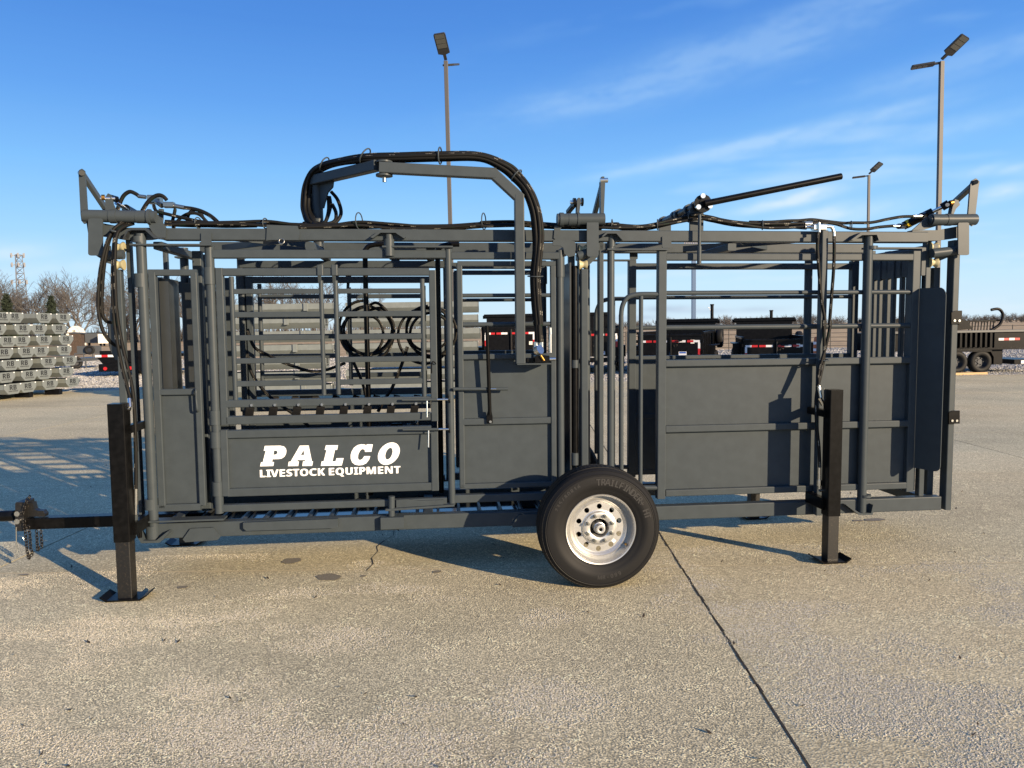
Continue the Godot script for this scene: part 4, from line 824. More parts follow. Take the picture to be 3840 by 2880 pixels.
	P(h1,"cylinder_rod",chrome,[["t",-2.554,2.481,-0.04,-2.511,2.445,-0.14,0.013]])
	P(h1,"cylinder",blackpaint,[["t",-2.527,2.46,-0.12,-2.529,2.444,-0.35,0.026]])
	P(h1,"hang_plate",paint,[["p",[-2.619,2.37,-2.613,2.369,-2.608,2.364,-2.607,2.357,-2.617,2.152,-2.619,2.145,-2.624,2.14,-2.63,2.138,-2.692,2.138,-2.698,2.14,-2.702,2.145,-2.704,2.151,-2.694,2.357,-2.692,2.363,-2.687,2.368,-2.68,2.37],0.039,0.012]])
	P(h1,"support_arm",paint,[["p",[-2.729,2.363,-2.63,2.348,-2.491,2.32,-2.277,2.321,-2.262,2.264,-2.352,2.248,-2.494,2.243,-2.605,2.263,-2.634,2.266,-2.721,2.278],-0.04,0.06]])
	P(h1,"end_gusset",paint,[["p",[-2.335,2.422,-2.288,2.41,-2.233,2.316,-2.241,2.255,-2.295,2.246,-2.339,2.325],0.011,0.01]])
	P(h1,"hat_bracket",paintdark,[["p",[-2.48,2.241,-2.457,2.289,-2.433,2.297,-2.351,2.297,-2.301,2.248,-2.248,2.242,-2.245,2.253,-2.289,2.257,-2.339,2.308,-2.439,2.308,-2.469,2.289,-2.491,2.241],0.02,0.06]])
	P(h1,"roller",nylon,[["l",-2.541,2.198,-0.03,1]])
	P(h1,"roller",nylon,[["l",-2.546,2.085,-0.03,1]])
	P(h1,"stub_tube",paint,[["t",-2.636,2.143,0,-2.506,2.149,0,0.03]])
	P(h1,"back_plate",paint,[["p",[-2.685,2.144,-2.63,2.2,-2.594,2.206,-2.594,2.089,-2.617,2.095],-0.026,0.012]])
	var h2 = P(root,"pivot_tube",paint,[["t",0.303,2.384,0.02,0.628,2.389,0.02,0.04]])
	P(h2,"pivot_collar",paint,[["t",0.319,2.384,0.02,0.346,2.384,0.02,0.047]])
	P(h2,"pivot_collar",paint,[["t",0.379,2.384,0.02,0.435,2.385,0.02,0.042]])
	P(h2,"pivot_collar",paint,[["t",0.439,2.386,0.02,0.457,2.386,0.02,0.046]])
	P(h2,"ear",paint,[["p",[0.437,2.414,0.439,2.51,0.447,2.529,0.46,2.529,0.465,2.51,0.453,2.414],0.005,0.05]])
	P(h2,"clevis_pin",chrome,[["t",0.396,2.503,0,0.489,2.504,0,0.013]])
	P(h2,"clevis",blackpaint,[["t",0.416,2.502,0,0.435,2.502,0,0.03],["t",0.473,2.506,0,0.486,2.506,0,0.028],["b",0.431,2.496,0,0.41,2.46,-0.15,0.03,0.03]])
	P(h2,"crank_arm",paint,[["p",[0.605,2.416,0.604,2.642,0.612,2.674,0.628,2.674,0.635,2.642,0.626,2.423,0.633,2.378,0.622,2.345,0.612,2.352],-0.005,0.05]])
	P(h2,"link_bar",paint,[["b",0.624,2.635,-0.01,0.63,2.464,-0.3,0.03,0.04]])
	P(h2,"crank_bolt",chrome,[["t",0.601,2.65,0.01,0.654,2.651,0.01,0.016]])
	P(h2,"hang_plate",paint,[["p",[0.569,2.37,0.576,2.368,0.581,2.363,0.583,2.356,0.583,2.149,0.581,2.142,0.576,2.136,0.569,2.134,0.516,2.134,0.509,2.136,0.504,2.141,0.502,2.149,0.502,2.355,0.504,2.362,0.509,2.368,0.517,2.37],0.044,0.012]])
	P(h2,"roller",nylon,[["l",0.487,2.188,-0.03,1]])
	P(h2,"roller",nylon,[["l",0.489,2.086,-0.03,1]])
	P(h2,"stub_tube",paint,[["t",0.448,2.142,0,0.522,2.165,0,0.03]])
	P(h2,"bent_plate",paint,[["p",[0.274,2.235,0.281,2.249,0.38,2.253,0.428,2.239,0.429,2.144,0.386,2.135,0.353,2.157,0.347,2.196,0.327,2.209,0.277,2.212],0.006,0.012]])
	P(h2,"support_arm",paint,[["p",[0.288,2.345,0.341,2.352,0.327,2.313,0.301,2.287,0.294,2.255,0.281,2.261],0.003,0.014]])
	P(h2,"back_plate",paint,[["p",[0.522,2.073,0.596,2.142,0.623,2.332,0.603,2.332,0.582,2.162,0.522,2.122],-0.036,0.012]])
	var h3 = P(root,"pivot_tube",paint,[["t",3.001,2.398,0.02,3.343,2.403,0.02,0.04]])
	P(h3,"pivot_collar",paint,[["t",3.001,2.399,0.02,3.043,2.399,0.02,0.043]])
	P(h3,"pivot_collar",paint,[["t",3.113,2.4,0.02,3.156,2.4,0.02,0.043]])
	P(h3,"end_cap",paintdark,[["t",2.992,2.399,0.02,3.002,2.399,0.02,0.033]])
	P(h3,"crank_arm",paint,[["p",[3.28,2.441,3.29,2.648,3.301,2.676,3.331,2.692,3.359,2.67,3.353,2.634,3.337,2.445,3.349,2.413,3.34,2.37,3.313,2.355,3.297,2.384],0.023,0.014]])
	P(h3,"crank_bolt",paintdark,[["t",3.315,2.662,0.05,3.38,2.68,-0.04,0.016]])
	P(h3,"link_bar",paint,[["b",3.34,2.647,-0.02,3.426,2.59,-0.3,0.04,0.03]])
	P(h3,"ear",paint,[["p",[3.162,2.429,3.172,2.486,3.189,2.547,3.216,2.54,3.229,2.508,3.199,2.479,3.178,2.429],-0.01,0.04]])
	P(h3,"clevis",blackpaint,[["t",3.119,2.495,-0.03,3.15,2.52,0,0.028]])
	P(h3,"clevis_pin",chrome,[["t",3.096,2.499,0.06,3.176,2.517,-0.05,0.013]])
	P(h3,"clevis_washer",brass,[["t",3.157,2.52,0,3.177,2.525,0,0.02]])
	P(h3,"cylinder_rod",chrome,[["t",3.083,2.468,-0.1,3.126,2.498,-0.03,0.014]])
	var cy3 = P(h3,"cylinder",blackpaint,[["t",2.94,2.384,-0.2,3.099,2.475,-0.1,0.03]])
	P(cy3,"cylinder_label",yellow,[["t",2.957,2.394,-0.19,2.978,2.405,-0.18,0.032]])
	P(h3,"port_block",blackpaint,[["t",2.989,2.439,-0.07,3.058,2.458,-0.12,0.022]])
	P(h3,"port_block",blackpaint,[["t",2.806,2.362,-0.05,2.945,2.383,-0.19,0.02]])
	P(h3,"hang_plate",paint,[["p",[3.255,2.376,3.261,2.374,3.265,2.371,3.267,2.366,3.275,2.157,3.274,2.152,3.27,2.149,3.264,2.147,3.203,2.147,3.198,2.149,3.193,2.152,3.192,2.157,3.184,2.365,3.185,2.37,3.189,2.374,3.194,2.375],0.054,0.012]])
	P(h3,"support_arm",paint,[["p",[2.881,2.329,3.075,2.33,3.23,2.359,3.235,2.276,3.078,2.256,2.892,2.254],-0.035,0.06]])
	P(h3,"end_gusset",paint,[["p",[2.878,2.328,2.987,2.422,3.016,2.365,3.059,2.358,2.971,2.332],-0.006,0.012]])
	P(h3,"roller",nylon,[["l",3.076,2.214,-0.05,1]])
	P(h3,"roller",nylon,[["l",3.078,2.103,-0.05,1]])
	P(h3,"stub_tube",paint,[["t",3.031,2.164,0,3.233,2.186,0,0.034]])
	P(h3,"back_plate",paint,[["p",[3.082,2.101,3.187,2.141,3.186,2.16,3.084,2.152],-0.036,0.012]])
	P(root,"step_bar",paint,[["p",[-1.818,0.383,-1.201,0.386,-1.2,0.331,-1.227,0.324,-1.8,0.327,-1.819,0.346],0.018,0.035]])
	P(root,"skid_plate",paint,[["p",[-2.212,0.281,-2.161,0.352,-2.016,0.353,-1.969,0.293,-1.991,0.268,-2.196,0.262],0.01,0.02]])
	P(root,"skid_plate",paint,[["p",[-0.025,0.3,0.03,0.366,0.239,0.372,0.238,0.284,-0.015,0.28],0.01,0.02]])
	P(root,"channel_pocket",paint,[["p",[-1.609,2.311,-1.541,2.311,-1.543,2.246,-1.615,2.239],0,0.02],["p",[-1.607,2.339,-1.411,2.334,-1.397,2.284,-1.408,2.243,-1.61,2.243],0.008,0.008]])
	P(root,"lynch_pin",steel,[["r",-1.514,2.233,0.02,0,0.3,1,0.017,0.004]])
	var tg = P(root,"tongue",blackpaint,[["b",-3.385,0.321,-0.425,-2.2,0.321,-0.425,0.079,0.09]])
	P(tg,"coupler_plate",scuffed,[["p",[-3.389,0.484,-3.383,0.483,-3.38,0.479,-3.379,0.473,-3.389,0.291,-3.39,0.286,-3.394,0.282,-3.4,0.28,-3.436,0.282,-3.441,0.283,-3.444,0.288,-3.445,0.293,-3.435,0.475,-3.433,0.48,-3.429,0.484,-3.424,0.486],-0.42,0.14]])
	P(tg,"gusset",scuffed,[["p",[-3.393,0.371,-3.388,0.458,-3.347,0.471,-3.338,0.421,-3.32,0.41,-3.283,0.408,-3.27,0.386,-3.271,0.366],-0.425,0.05]])
	P(tg,"ball_coupler",blackpaint,[["t",-3.621,0.374,-0.42,-3.555,0.371,-0.42,0.03],["t",-3.57,0.376,-0.42,-3.477,0.377,-0.42,0.038]])
	P(tg,"bolt",chrome,[["t",-3.418,0.408,-0.36,-3.418,0.408,-0.33,0.018]])
	P(tg,"bolt",chrome,[["t",-3.421,0.354,-0.36,-3.421,0.354,-0.33,0.018]])
	P(tg,"safety_chain",chainmat,[["k",-3.367,0.355,-0.32,0.038,-0.999,0,0,0,1],["k",-3.366,0.333,-0.32,0.038,-0.999,0,1,0,0.25],["k",-3.365,0.31,-0.32,0.038,-0.999,0,0,0,1],["k",-3.364,0.288,-0.32,0.038,-0.999,0,1,0,0.25],["k",-3.363,0.265,-0.32,0.038,-0.999,0,0,0,1],["k",-3.362,0.243,-0.32,0.038,-0.999,0,1,0,0.25],["k",-3.362,0.222,-0.32,0.02,-1,0,0,0,1],["k",-3.361,0.202,-0.32,0.02,-1,0,1,0,0.25],["k",-3.361,0.182,-0.32,0.02,-1,0,0,0,1],["k",-3.361,0.162,-0.32,0.02,-1,0,1,0,0.25],["k",-3.359,0.143,-0.32,0.141,-0.99,0,0,0,1],["k",-3.356,0.124,-0.32,0.141,-0.99,0,1,0,0.25],["k",-3.354,0.106,-0.32,0.141,-0.99,0,0,0,1],["k",-3.346,0.104,-0.32,0.665,0.747,0,1,0,0.25],["k",-3.332,0.119,-0.32,0.665,0.747,0,0,0,1],["k",-3.328,0.137,-0.32,-0.265,0.964,0,1,0,0.25],["k",-3.333,0.157,-0.32,-0.265,0.964,0,0,0,1],["k",-3.336,0.177,-0.32,0,1,0,1,0,0.25],["k",-3.336,0.196,-0.32,0,1,0,0,0,1],["k",-3.336,0.215,-0.32,0,1,0,1,0,0.25],["k",-3.336,0.234,-0.32,0,1,0,0,0,1],["k",-3.336,0.253,-0.32,0,1,0,1,0,0.25],["k",-3.337,0.273,-0.32,-0.118,0.993,0,0,0,1],["k",-3.34,0.294,-0.32,-0.118,0.993,0,1,0,0.25],["k",-3.343,0.315,-0.32,-0.118,0.993,0,0,0,1]])
	P(tg,"safety_chain",chainmat,[["k",-3.311,0.272,-0.36,0.005,-1,0,0,0,1],["k",-3.311,0.25,-0.36,0.005,-1,0,1,0,0.25],["k",-3.311,0.229,-0.36,0.005,-1,0,0,0,1],["k",-3.311,0.209,-0.36,-0.034,-0.999,0,1,0,0.25],["k",-3.312,0.19,-0.36,-0.034,-0.999,0,0,0,1],["k",-3.312,0.171,-0.36,-0.034,-0.999,0,1,0,0.25],["k",-3.313,0.152,-0.36,-0.034,-0.999,0,0,0,1],["k",-3.304,0.148,-0.36,0.842,0.539,0,1,0,0.25],["k",-3.289,0.161,-0.36,0.655,0.756,0,0,0,1],["k",-3.282,0.179,-0.36,0.003,1,0,1,0,0.25],["k",-3.282,0.199,-0.36,0.003,1,0,0,0,1],["k",-3.282,0.219,-0.36,0.003,1,0,1,0,0.25],["k",-3.282,0.242,-0.36,-0.033,0.999,0,0,0,1],["k",-3.283,0.268,-0.36,-0.033,0.999,0,1,0,0.25]])
	P(tg,"safety_chain",chainmat,[["k",-3.377,0.407,-0.32,0.307,0.952,0,0,0,1],["k",-3.371,0.425,-0.32,0.307,0.952,0,1,0,0.25],["k",-3.365,0.444,-0.32,0.307,0.952,0,0,0,1],["k",-3.359,0.462,-0.32,0.363,0.932,0,1,0,0.25],["k",-3.352,0.48,-0.32,0.363,0.932,0,0,0,1],["k",-3.345,0.498,-0.32,0.363,0.932,0,1,0,0.25],["k",-3.336,0.513,-0.32,0.712,0.702,0,0,0,1],["k",-3.324,0.524,-0.32,0.712,0.702,0,1,0,0.25]])
	P(tg,"safety_cable",chrome,[["s",[-3.415,0.323,-0.31,-3.418,0.268,-0.31,-3.42,0.197,-0.31,-3.417,0.158,-0.31,-3.413,0.13,-0.31],0.004],["s",[-3.408,0.26,-0.31,-3.383,0.255,-0.31,-3.37,0.227,-0.31],0.002]])

# ---------------------------------------------------------------- ground
func flat_sheet(called: String, x0: float, x1: float, z0: float, z1: float, y: float, m: Material, nx := 1, nz := 1) -> MeshInstance3D:
	begin()
	for i in nx:
		for k in nz:
			var a := x0 + (x1 - x0) * i / nx; var b := x0 + (x1 - x0) * (i + 1) / nx
			var c := z0 + (z1 - z0) * k / nz; var d := z0 + (z1 - z0) * (k + 1) / nz
			quad(Vector3(a, y, c), Vector3(b, y, c), Vector3(b, y, d), Vector3(a, y, d), Vector3.UP)
	var o := done(self, called, m)
	o.set_meta("kind", "structure")
	return o

func slab(parent: Node, xc: float, zc: float, sx: float, sz: float, div: int, tone: FastNoiseLite, idx: int):
	begin()
	var off := Vector2(fmod(idx * .377, 1.0), fmod(idx * .619, 1.0))
	var flip := -1.0 if idx % 2 else 1.0
	var hx := sx / 2; var hz := sz / 2
	var st := tone.get_noise_2d(xc * 3.1, zc * 3.7) * .07
	var g := []
	for k in div + 1:
		for i in div + 1:
			var p := Vector3(xc - hx + sx * i / div, 0, zc - hz + sz * k / div)
			# broad stains and wear of the old concrete
			var n := tone.get_noise_2d(p.x * 1.0, p.z * 1.6)
			var n2 := tone.get_noise_2d(p.x * 4.0 + 50, p.z * 7.0)
			var v := .93 + st + n * .24 + n2 * .1
			var warm := tone.get_noise_2d(p.x * .8 + 90, p.z * 1.1) * .05
			g.append([p, Vector2(p.x * flip, p.z) / 3.2 + off, Color(v * (1 + warm), v, v * (1 - warm))])
	for k in div:
		for i in div:
			var q := [g[k * (div + 1) + i], g[k * (div + 1) + i + 1], g[(k + 1) * (div + 1) + i + 1], g[(k + 1) * (div + 1) + i]]
			for t in [[0, 1, 2], [0, 2, 3]]:
				for j in t:
					V.append(q[j][0]); N.append(Vector3.UP); U.append(q[j][1]); C.append(q[j][2])
	# slab edges down to the joint
	for e in [[-hx, -hz, hx, -hz, Vector3(0, 0, -1)], [hx, hz, -hx, hz, Vector3(0, 0, 1)], [-hx, hz, -hx, -hz, Vector3(-1, 0, 0)], [hx, -hz, hx, hz, Vector3(1, 0, 0)]]:
		var a := Vector3(xc + e[0], 0, zc + e[1]); var b := Vector3(xc + e[2], 0, zc + e[3]); var dn := Vector3(0, -.03, 0)
		var s0 := V.size()
		quad(a, b, b + dn, a + dn, e[4])
		for j in V.size() - s0: C.append(Color(.7, .7, .7))
	return done(parent, "concrete_slab", M.concrete)

func build_ground():
	flat_sheet("field", -900, 900, -1400, -40, -.05, M.field)
	flat_sheet("gravel_lot", -300, 300, -48, 60, -.03, M.gravel)
	var pv := flat_sheet("pavement", -62, 62, -22.05, 12, -.014, M.joint)
	pv.rotation.y = -.022
	var tone := noise(55, .22, FastNoiseLite.TYPE_SIMPLEX_SMOOTH, 4)
	var idx := 0
	var gx := 1.14 + .022 * -5.05
	for k in range(-1, 7):
		var zc := -5.05 - 1.5 - 3.0 * (k - 1) + .0
		for i in range(-7, 7):
			var xc := gx + 2.43 + 4.86 * i
			var zz := zc
			var half: float = absf(zc) * .75 + 4.0
			if zc < 0 and absf(xc) > half + 4.0: continue
			if zc > 0 and absf(xc) > 8: continue
			idx += 1
			slab(pv, xc, zz, 4.86 - .013, 3.0 - .026, 26 if zc > -10 else 8, tone, idx)
	# sandy filler packed into the cross joints
	for k in 5:
		begin()
		var z := -2.05 - 3.0 * k
		quad(Vector3(-30, -.0008, z - .0128), Vector3(30, -.0008, z - .0128), Vector3(30, -.0008, z + .0128), Vector3(-30, -.0008, z + .0128), Vector3.UP)
		done(pv, "joint_sealant", M.sealant)
	# crack across one slab
	begin()
	var pts := [Vector2(-1.03, -5.05), Vector2(-1.01, -5.2), Vector2(-1.045, -5.33), Vector2(-1.03, -5.5), Vector2(-1.06, -5.62), Vector2(-1.03, -5.78), Vector2(-.98, -5.92), Vector2(-1.0, -6.1)]
	for i in pts.size() - 1:
		var a: Vector2 = pts[i]; var b: Vector2 = pts[i + 1]
		var w := .0035 + .002 * sin(i * 2.0)
		quad(Vector3(a.x - w, .002, a.y), Vector3(a.x + w, .002, a.y), Vector3(b.x + w, .002, b.y), Vector3(b.x - w, .002, b.y), Vector3.UP)
	var ck := done(pv, "crack", M.crack)
	ck.rotation.y = .022
	# dark crumbled edge of the open joint
	begin()
	var r := RandomNumberGenerator.new(); r.seed = 3
	for i in 70:
		var z := -2.0 - i * .075
		var x := gx + r.randf_range(-.006, .006)
		var w := r.randf_range(.002, .008)
		quad(Vector3(x - w, .0018, z), Vector3(x + w, .0018, z), Vector3(x + w * .6, .0018, z - .08), Vector3(x - w * .8, .0018, z - .08), Vector3.UP)
	done(pv, "joint_crack", M.crack)
	# oil and damp spots
	for s in SPOTS:
		begin()
		var c := Vector2(s[0], s[1])
		for a in 36:
			var a0 := TAU * a / 36; var a1 := TAU * (a + 1) / 36
			var r0: float = 1.0 + .12 * sin(a0 * 2.0 + s[0] * 5) + .06 * sin(a0 * 5.0 + s[1] * 7); var r1: float = 1.0 + .12 * sin(a1 * 2.0 + s[0] * 5) + .06 * sin(a1 * 5.0 + s[1] * 7)
			tri(Vector3(c.x, .003, c.y), Vector3(c.x + cos(a0) * s[2] * r0, .003, c.y + sin(a0) * s[3] * r0), Vector3(c.x + cos(a1) * s[2] * r1, .003, c.y + sin(a1) * s[3] * r1), Vector3.UP, Vector3.UP, Vector3.UP)
		var o := done(pv, "damp_spot", M.damp)
		o.rotation.y = .022
	# loose chips and leaves lying about
	begin()
	r.seed = 9
	for i in 150:
		var d := 2.6 + pow(r.randf(), 1.6) * 9.0
		var x := r.randf_range(-.75, .75) * d
		var s := r.randf_range(.006, .017)
		var a := r.randf() * TAU
		var u := Vector3(cos(a), r.randf_range(.1, .5), sin(a)) * s; var v := Vector3(-sin(a), r.randf_range(.0, .4), cos(a)) * s * .5
		var c := Vector3(x, .006, -d)
		quad(c - u, c + v, c + u + Vector3(0, s * .4, 0), c - v, Vector3.UP)
	var lv := done(self, "leaf_litter", M.leaf)
	tag(lv, "small brown leaf scraps and chips scattered over the concrete", "leaf litter", "", "stuff")

func build_aggregate(pebble: ArrayMesh):
	# bare stones of the mix standing out of the worn concrete, nearest the camera
	var g := RandomNumberGenerator.new(); g.seed = 17
	var patch := noise(91, .55, FastNoiseLite.TYPE_SIMPLEX_SMOOTH, 3)
	var xs := []
	var tries := 0
	while xs.size() < 70000 and tries < 900000:
		tries += 1
		var d := 2.4 + 3.1 * g.randf()
		var x := d * g.randf_range(-.72, .72)
		var p := patch.get_noise_2d(x * 1.4, d * 2.6)
		var side := .16 if x > 1.14 else (.06 if x < -.3 else -.1)
		var near := (4.2 - d) * .12
		if p + side + near > .1 + g.randf() * .55: xs.append(Vector2(x, d))
	var mm := MultiMesh.new()
	mm.transform_format = MultiMesh.TRANSFORM_3D
	mm.use_colors = true
	mm.mesh = pebble
	mm.instance_count = xs.size()
	for i in xs.size():
		var s := g.randf_range(.0018, .0042)
		var b := Basis.from_euler(Vector3(g.randf() * TAU, g.randf() * TAU, g.randf() * TAU)).scaled(Vector3(s * g.randf_range(.8, 1.5), s * .75, s * g.randf_range(.8, 1.4)))
		mm.set_instance_transform(i, Transform3D(b, Vector3(xs[i].x, s * .15, -xs[i].y)))
		var v := g.randf_range(.34, .62)
		mm.set_instance_color(i, Color(v, v * .93, v * .76))
	var mi := MultiMeshInstance3D.new()
	mi.name = "exposed_aggregate"; mi.multimesh = mm
	var m := mat(Color.WHITE, .95)
	m.vertex_color_use_as_albedo = true
	mi.material_override = m
	add_child(mi)
	tag(mi, "pale sandy grains standing bare on the worn concrete foreground", "aggregate", "", "stuff")

func build_stones():
	var g := RandomNumberGenerator.new(); g.seed = 61
	begin()
	var pts := []
	for k in 6: pts.append([Vector3(1, 0, 0), Vector3(-1, 0, 0), Vector3(0, 1, 0), Vector3(0, -1, 0), Vector3(0, 0, 1), Vector3(0, 0, -1)][k] * (.75 + .3 * fmod(k * .37, 1.0)))
	for a in [0, 1]:
		for b in [2, 3]:
			for c in [4, 5]:
				var n: Vector3 = (pts[a] + pts[b] + pts[c]).normalized()
				tri(pts[a], pts[b], pts[c], n, n, n)
	var mm := MultiMesh.new()
	mm.transform_format = MultiMesh.TRANSFORM_3D
	mm.use_colors = true
	mm.mesh = make_mesh()
	build_aggregate(mm.mesh)
	var n := 90000
	mm.instance_count = n
	for i in n:
		var d := 22.2 + pow(g.randf(), 1.5) * 26.0
		var x := d * g.randf_range(-.72, .72)
		var s := g.randf_range(.018, .042) * (1.0 + d * .01)
		var b := Basis.from_euler(Vector3(g.randf() * TAU, g.randf() * TAU, g.randf() * TAU)).scaled(Vector3(s * g.randf_range(.8, 1.4), s * .7, s * g.randf_range(.8, 1.3)))
		mm.set_instance_transform(i, Transform3D(b, Vector3(x, -.02 + s * .2, -d)))
		var v := g.randf_range(.17, .46)
		mm.set_instance_color(i, Color(v, v * .97, v * .9))
	var mi := MultiMeshInstance3D.new()
	mi.name = "gravel_stones"; mi.multimesh = mm
	var m := mat(Color.WHITE, .9)
	m.vertex_color_use_as_albedo = true
	mi.material_override = m
	add_child(mi)
	tag(mi, "pale loose gravel stones on the lot behind the concrete", "gravel", "", "stuff")

# ---------------------------------------------------------------- wheel
func make_wheel(root: Node) -> Node3D:
	var w := Node3D.new()
	w.name = "wheel"
	root.add_child(w, true)
	begin()
	lathe([Vector2(.214, .088), Vector2(.222, .1), Vector2(.245, .111), Vector2(.262, .1135), Vector2(.264, .1155), Vector2(.3, .118), Vector2(.335, .113), Vector2(.337, .1155), Vector2(.341, .1135), Vector2(.343, .1115), Vector2(.347, .113), Vector2(.352, .106), Vector2(.366, .096), Vector2(.376, .082), Vector2(.379, .058), Vector2(.372, .056), Vector2(.372, .05), Vector2(.381, .048), Vector2(.382, .02), Vector2(.374, .018), Vector2(.374, .011), Vector2(.382, .009), Vector2(.382, -.04), Vector2(.372, -.042), Vector2(.372, -.05), Vector2(.38, -.052), Vector2(.376, -.082), Vector2(.352, -.106), Vector2(.3, -.118), Vector2(.245, -.111), Vector2(.214, -.09)], 96)
	var ty := done(w, "tyre", rubber)
	begin()
	for i in 92:
		var a := TAU * i / 92; var a1 := a + TAU / 92 * .84
		for q in [[.0605, .3795, .0975, .3672], [.0125, .3835, .046, .3825], [-.037, .3825, .006, .3835], [-.078, .3785, -.054, .381]]:
			var d0 := Vector3(cos(a), sin(a), 0); var d1 := Vector3(cos(a1), sin(a1), 0)
			var p := [d0 * q[1] + Vector3(0, 0, q[0]), d1 * q[1] + Vector3(0, 0, q[0]), d1 * q[3] + Vector3(0, 0, q[2]), d0 * q[3] + Vector3(0, 0, q[2])]
			var n: Vector3 = (p[1] - p[0]).cross(p[3] - p[0]).normalized()
			if n.dot(d0) < 0: n = -n
			quad(p[0], p[1], p[2], p[3], n)
			for j in 4:
				var u: Vector3 = p[j]; var v: Vector3 = p[(j + 1) % 4]
				var sn := (v - u).cross(n).normalized()
				quad(u, v, v - n * .005, u - n * .005, sn)
	var tl := done(ty, "tread_lugs", rubber)
	tl.set_meta("kind", "stuff")
	# raised lettering of the side wall
	var st := SurfaceTool.new()
	st.begin(Mesh.PRIMITIVE_TRIANGLES)
	letters_round(st, "TRAILFINDER+ HT", .300, 88.0, -5.6, .042, .1172)
	letters_round(st, "235/80R16", .310, 148.0, -4.6, .026, .1165)
	letters_round(st, "MR-099", .296, 262.0, 5.0, .026, .1172, true)
	inst(ty, "sidewall_lettering", st.commit(), M.letter)
	begin()
	lathe([Vector2(.2225, .094), Vector2(.2225, .099), Vector2(.219, .103), Vector2(.213, .101), Vector2(.209, .093), Vector2(.206, .07), Vector2(.202, .05), Vector2(.193, .04), Vector2(.186, .043), Vector2(.18, .053), Vector2(.172, .058), Vector2(.166, .054), Vector2(.16, .046), Vector2(.155, .043)], 72)
	lathe([Vector2(.2, -.09), Vector2(.2, .045)], 48)
	# disc with ten hand holes
	for i in 360:
		var a0 := TAU * i / 360; var a1 := TAU * (i + 1) / 360
		var rr := []
		for a in [a0, a1]:
			var ph := fposmod(a + .12, TAU / 10) - TAU / 20
			var e: float = sqrt(maxf(0.0, 1.0 - pow(ph / .118, 2)))
			rr.append([.134 - .0165 * e, .134 + .0165 * e])
		var d0 := Vector3(cos(a0), sin(a0), 0); var d1 := Vector3(cos(a1), sin(a1), 0)
		var z := Vector3(0, 0, .043)
		var n := Vector3(0, 0, 1)
		quad(d0 * .112 + z, d1 * .112 + z, d1 * rr[1][0] + z, d0 * rr[0][0] + z, n)
		quad(d0 * rr[0][1] + z, d1 * rr[1][1] + z, d1 * .1552 + z, d0 * .1552 + z, n)
	lathe([Vector2(.1122, .043), Vector2(.105, .046), Vector2(.101, .055), Vector2(.098, .061), Vector2(.09, .063), Vector2(.066, .063), Vector2(.06, .06), Vector2(.057, .05), Vector2(.056, -.01)], 60)
	M.rim = textured(Color(.78, .78, .77), .4, mottle(33, .04, .92, 1.0), 4.0, .75)
	var rim := done(w, "rim", M.rim)
	begin()
	lathe([Vector2(0, .098), Vector2(.014, .098), Vector2(.018, .1), Vector2(.027, .098), Vector2(.03, .09), Vector2(.031, .062), Vector2(.036, .06), Vector2(.037, .03), Vector2(.04, -.05)], 32)
	done(w, "hub_cap", M.rim)
	begin()
	lathe([Vector2(0, .0985), Vector2(.011, .0985)], 20, Transform3D(Basis.IDENTITY, Vector3(0, 0, .0008)))
	done(w, "hub_plug", blackpaint)
	for i in 8:
		begin()
		var a := TAU * (i + .35) / 8
		var c := Vector3(cos(a) * .0825, sin(a) * .0825, 0)
		tube(c + Vector3(0, 0, .06), c + Vector3(0, 0, .083), .013, .011, 6)
		tube(c + Vector3(0, 0, .083), c + Vector3(0, 0, .092), .007, .006, 8)
		done(w, "wheel_nut", steel)
	begin()
	tube(Vector3(.155, -.125, .045), Vector3(.15, -.12, .08), .006)
	done(w, "valve_stem", brass)
	begin()
	plate(PackedVector2Array([Vector2(.083, -.112), Vector2(.1, -.1), Vector2(.088, -.083)  + Vector2(-.002, 0), Vector2(.07, -.09) + Vector2(.0, -.005)]), .0445, .001)
	done(w, "rim_sticker", white)
	begin()
	tube(Vector3(0, 0, .0), Vector3(0, 0, -.36), .04)
	tube(Vector3(0, 0, -.02), Vector3(0, 0, -.08), .14)
	done(w, "brake_drum", blackpaint)
	return w

func letters_round(st: SurfaceTool, s: String, R: float, start: float, step: float, size: float, z: float, outer := false):
	var f := SystemFont.new()
	f.font_names = PackedStringArray(["Droid Sans"])
	f.font_weight = 700
	for i in s.length():
		if s[i] == " ": continue
		var tm := TextMesh.new()
		tm.font = f; tm.text = s[i]; tm.font_size = 32; tm.pixel_size = size / 24.0; tm.depth = .0022
		var a := deg_to_rad(start + step * i)
		var rot := a - PI / 2 if not outer else a + PI / 2
		st.append_from(tm, 0, Transform3D(Basis(Vector3(0, 0, 1), rot), Vector3(cos(a) * R, sin(a) * R, z)))

func text_mesh(s: String, bold := true, depth := .001) -> TextMesh:
	var f := SystemFont.new()
	f.font_names = PackedStringArray(["Droid Sans"])
	f.font_weight = 700 if bold else 400
	var tm := TextMesh.new()
	tm.font = f; tm.text = s; tm.font_size = 48; tm.pixel_size = .01; tm.depth = depth / .1
	return tm

# letters fitted to a box: left, bottom, width, height
func fit_text(parent: Node, called: String, s: String, m: Material, at: Vector3, w: float, h: float, turn := 0.0, bold := true):
	var tm := text_mesh(s, bold, .001)
	tm.depth = .001
	var bb := tm.get_aabb()
	var o := inst(parent, called, tm, m)
	var sx := w / bb.size.x; var sy := h / bb.size.y
	var b := Basis(Vector3.UP, turn)
	o.transform = Transform3D(b * Basis.from_scale(Vector3(sx, sy, 1)), at + b * Vector3(-bb.position.x * sx, -bb.position.y * sy, 0))
	return o

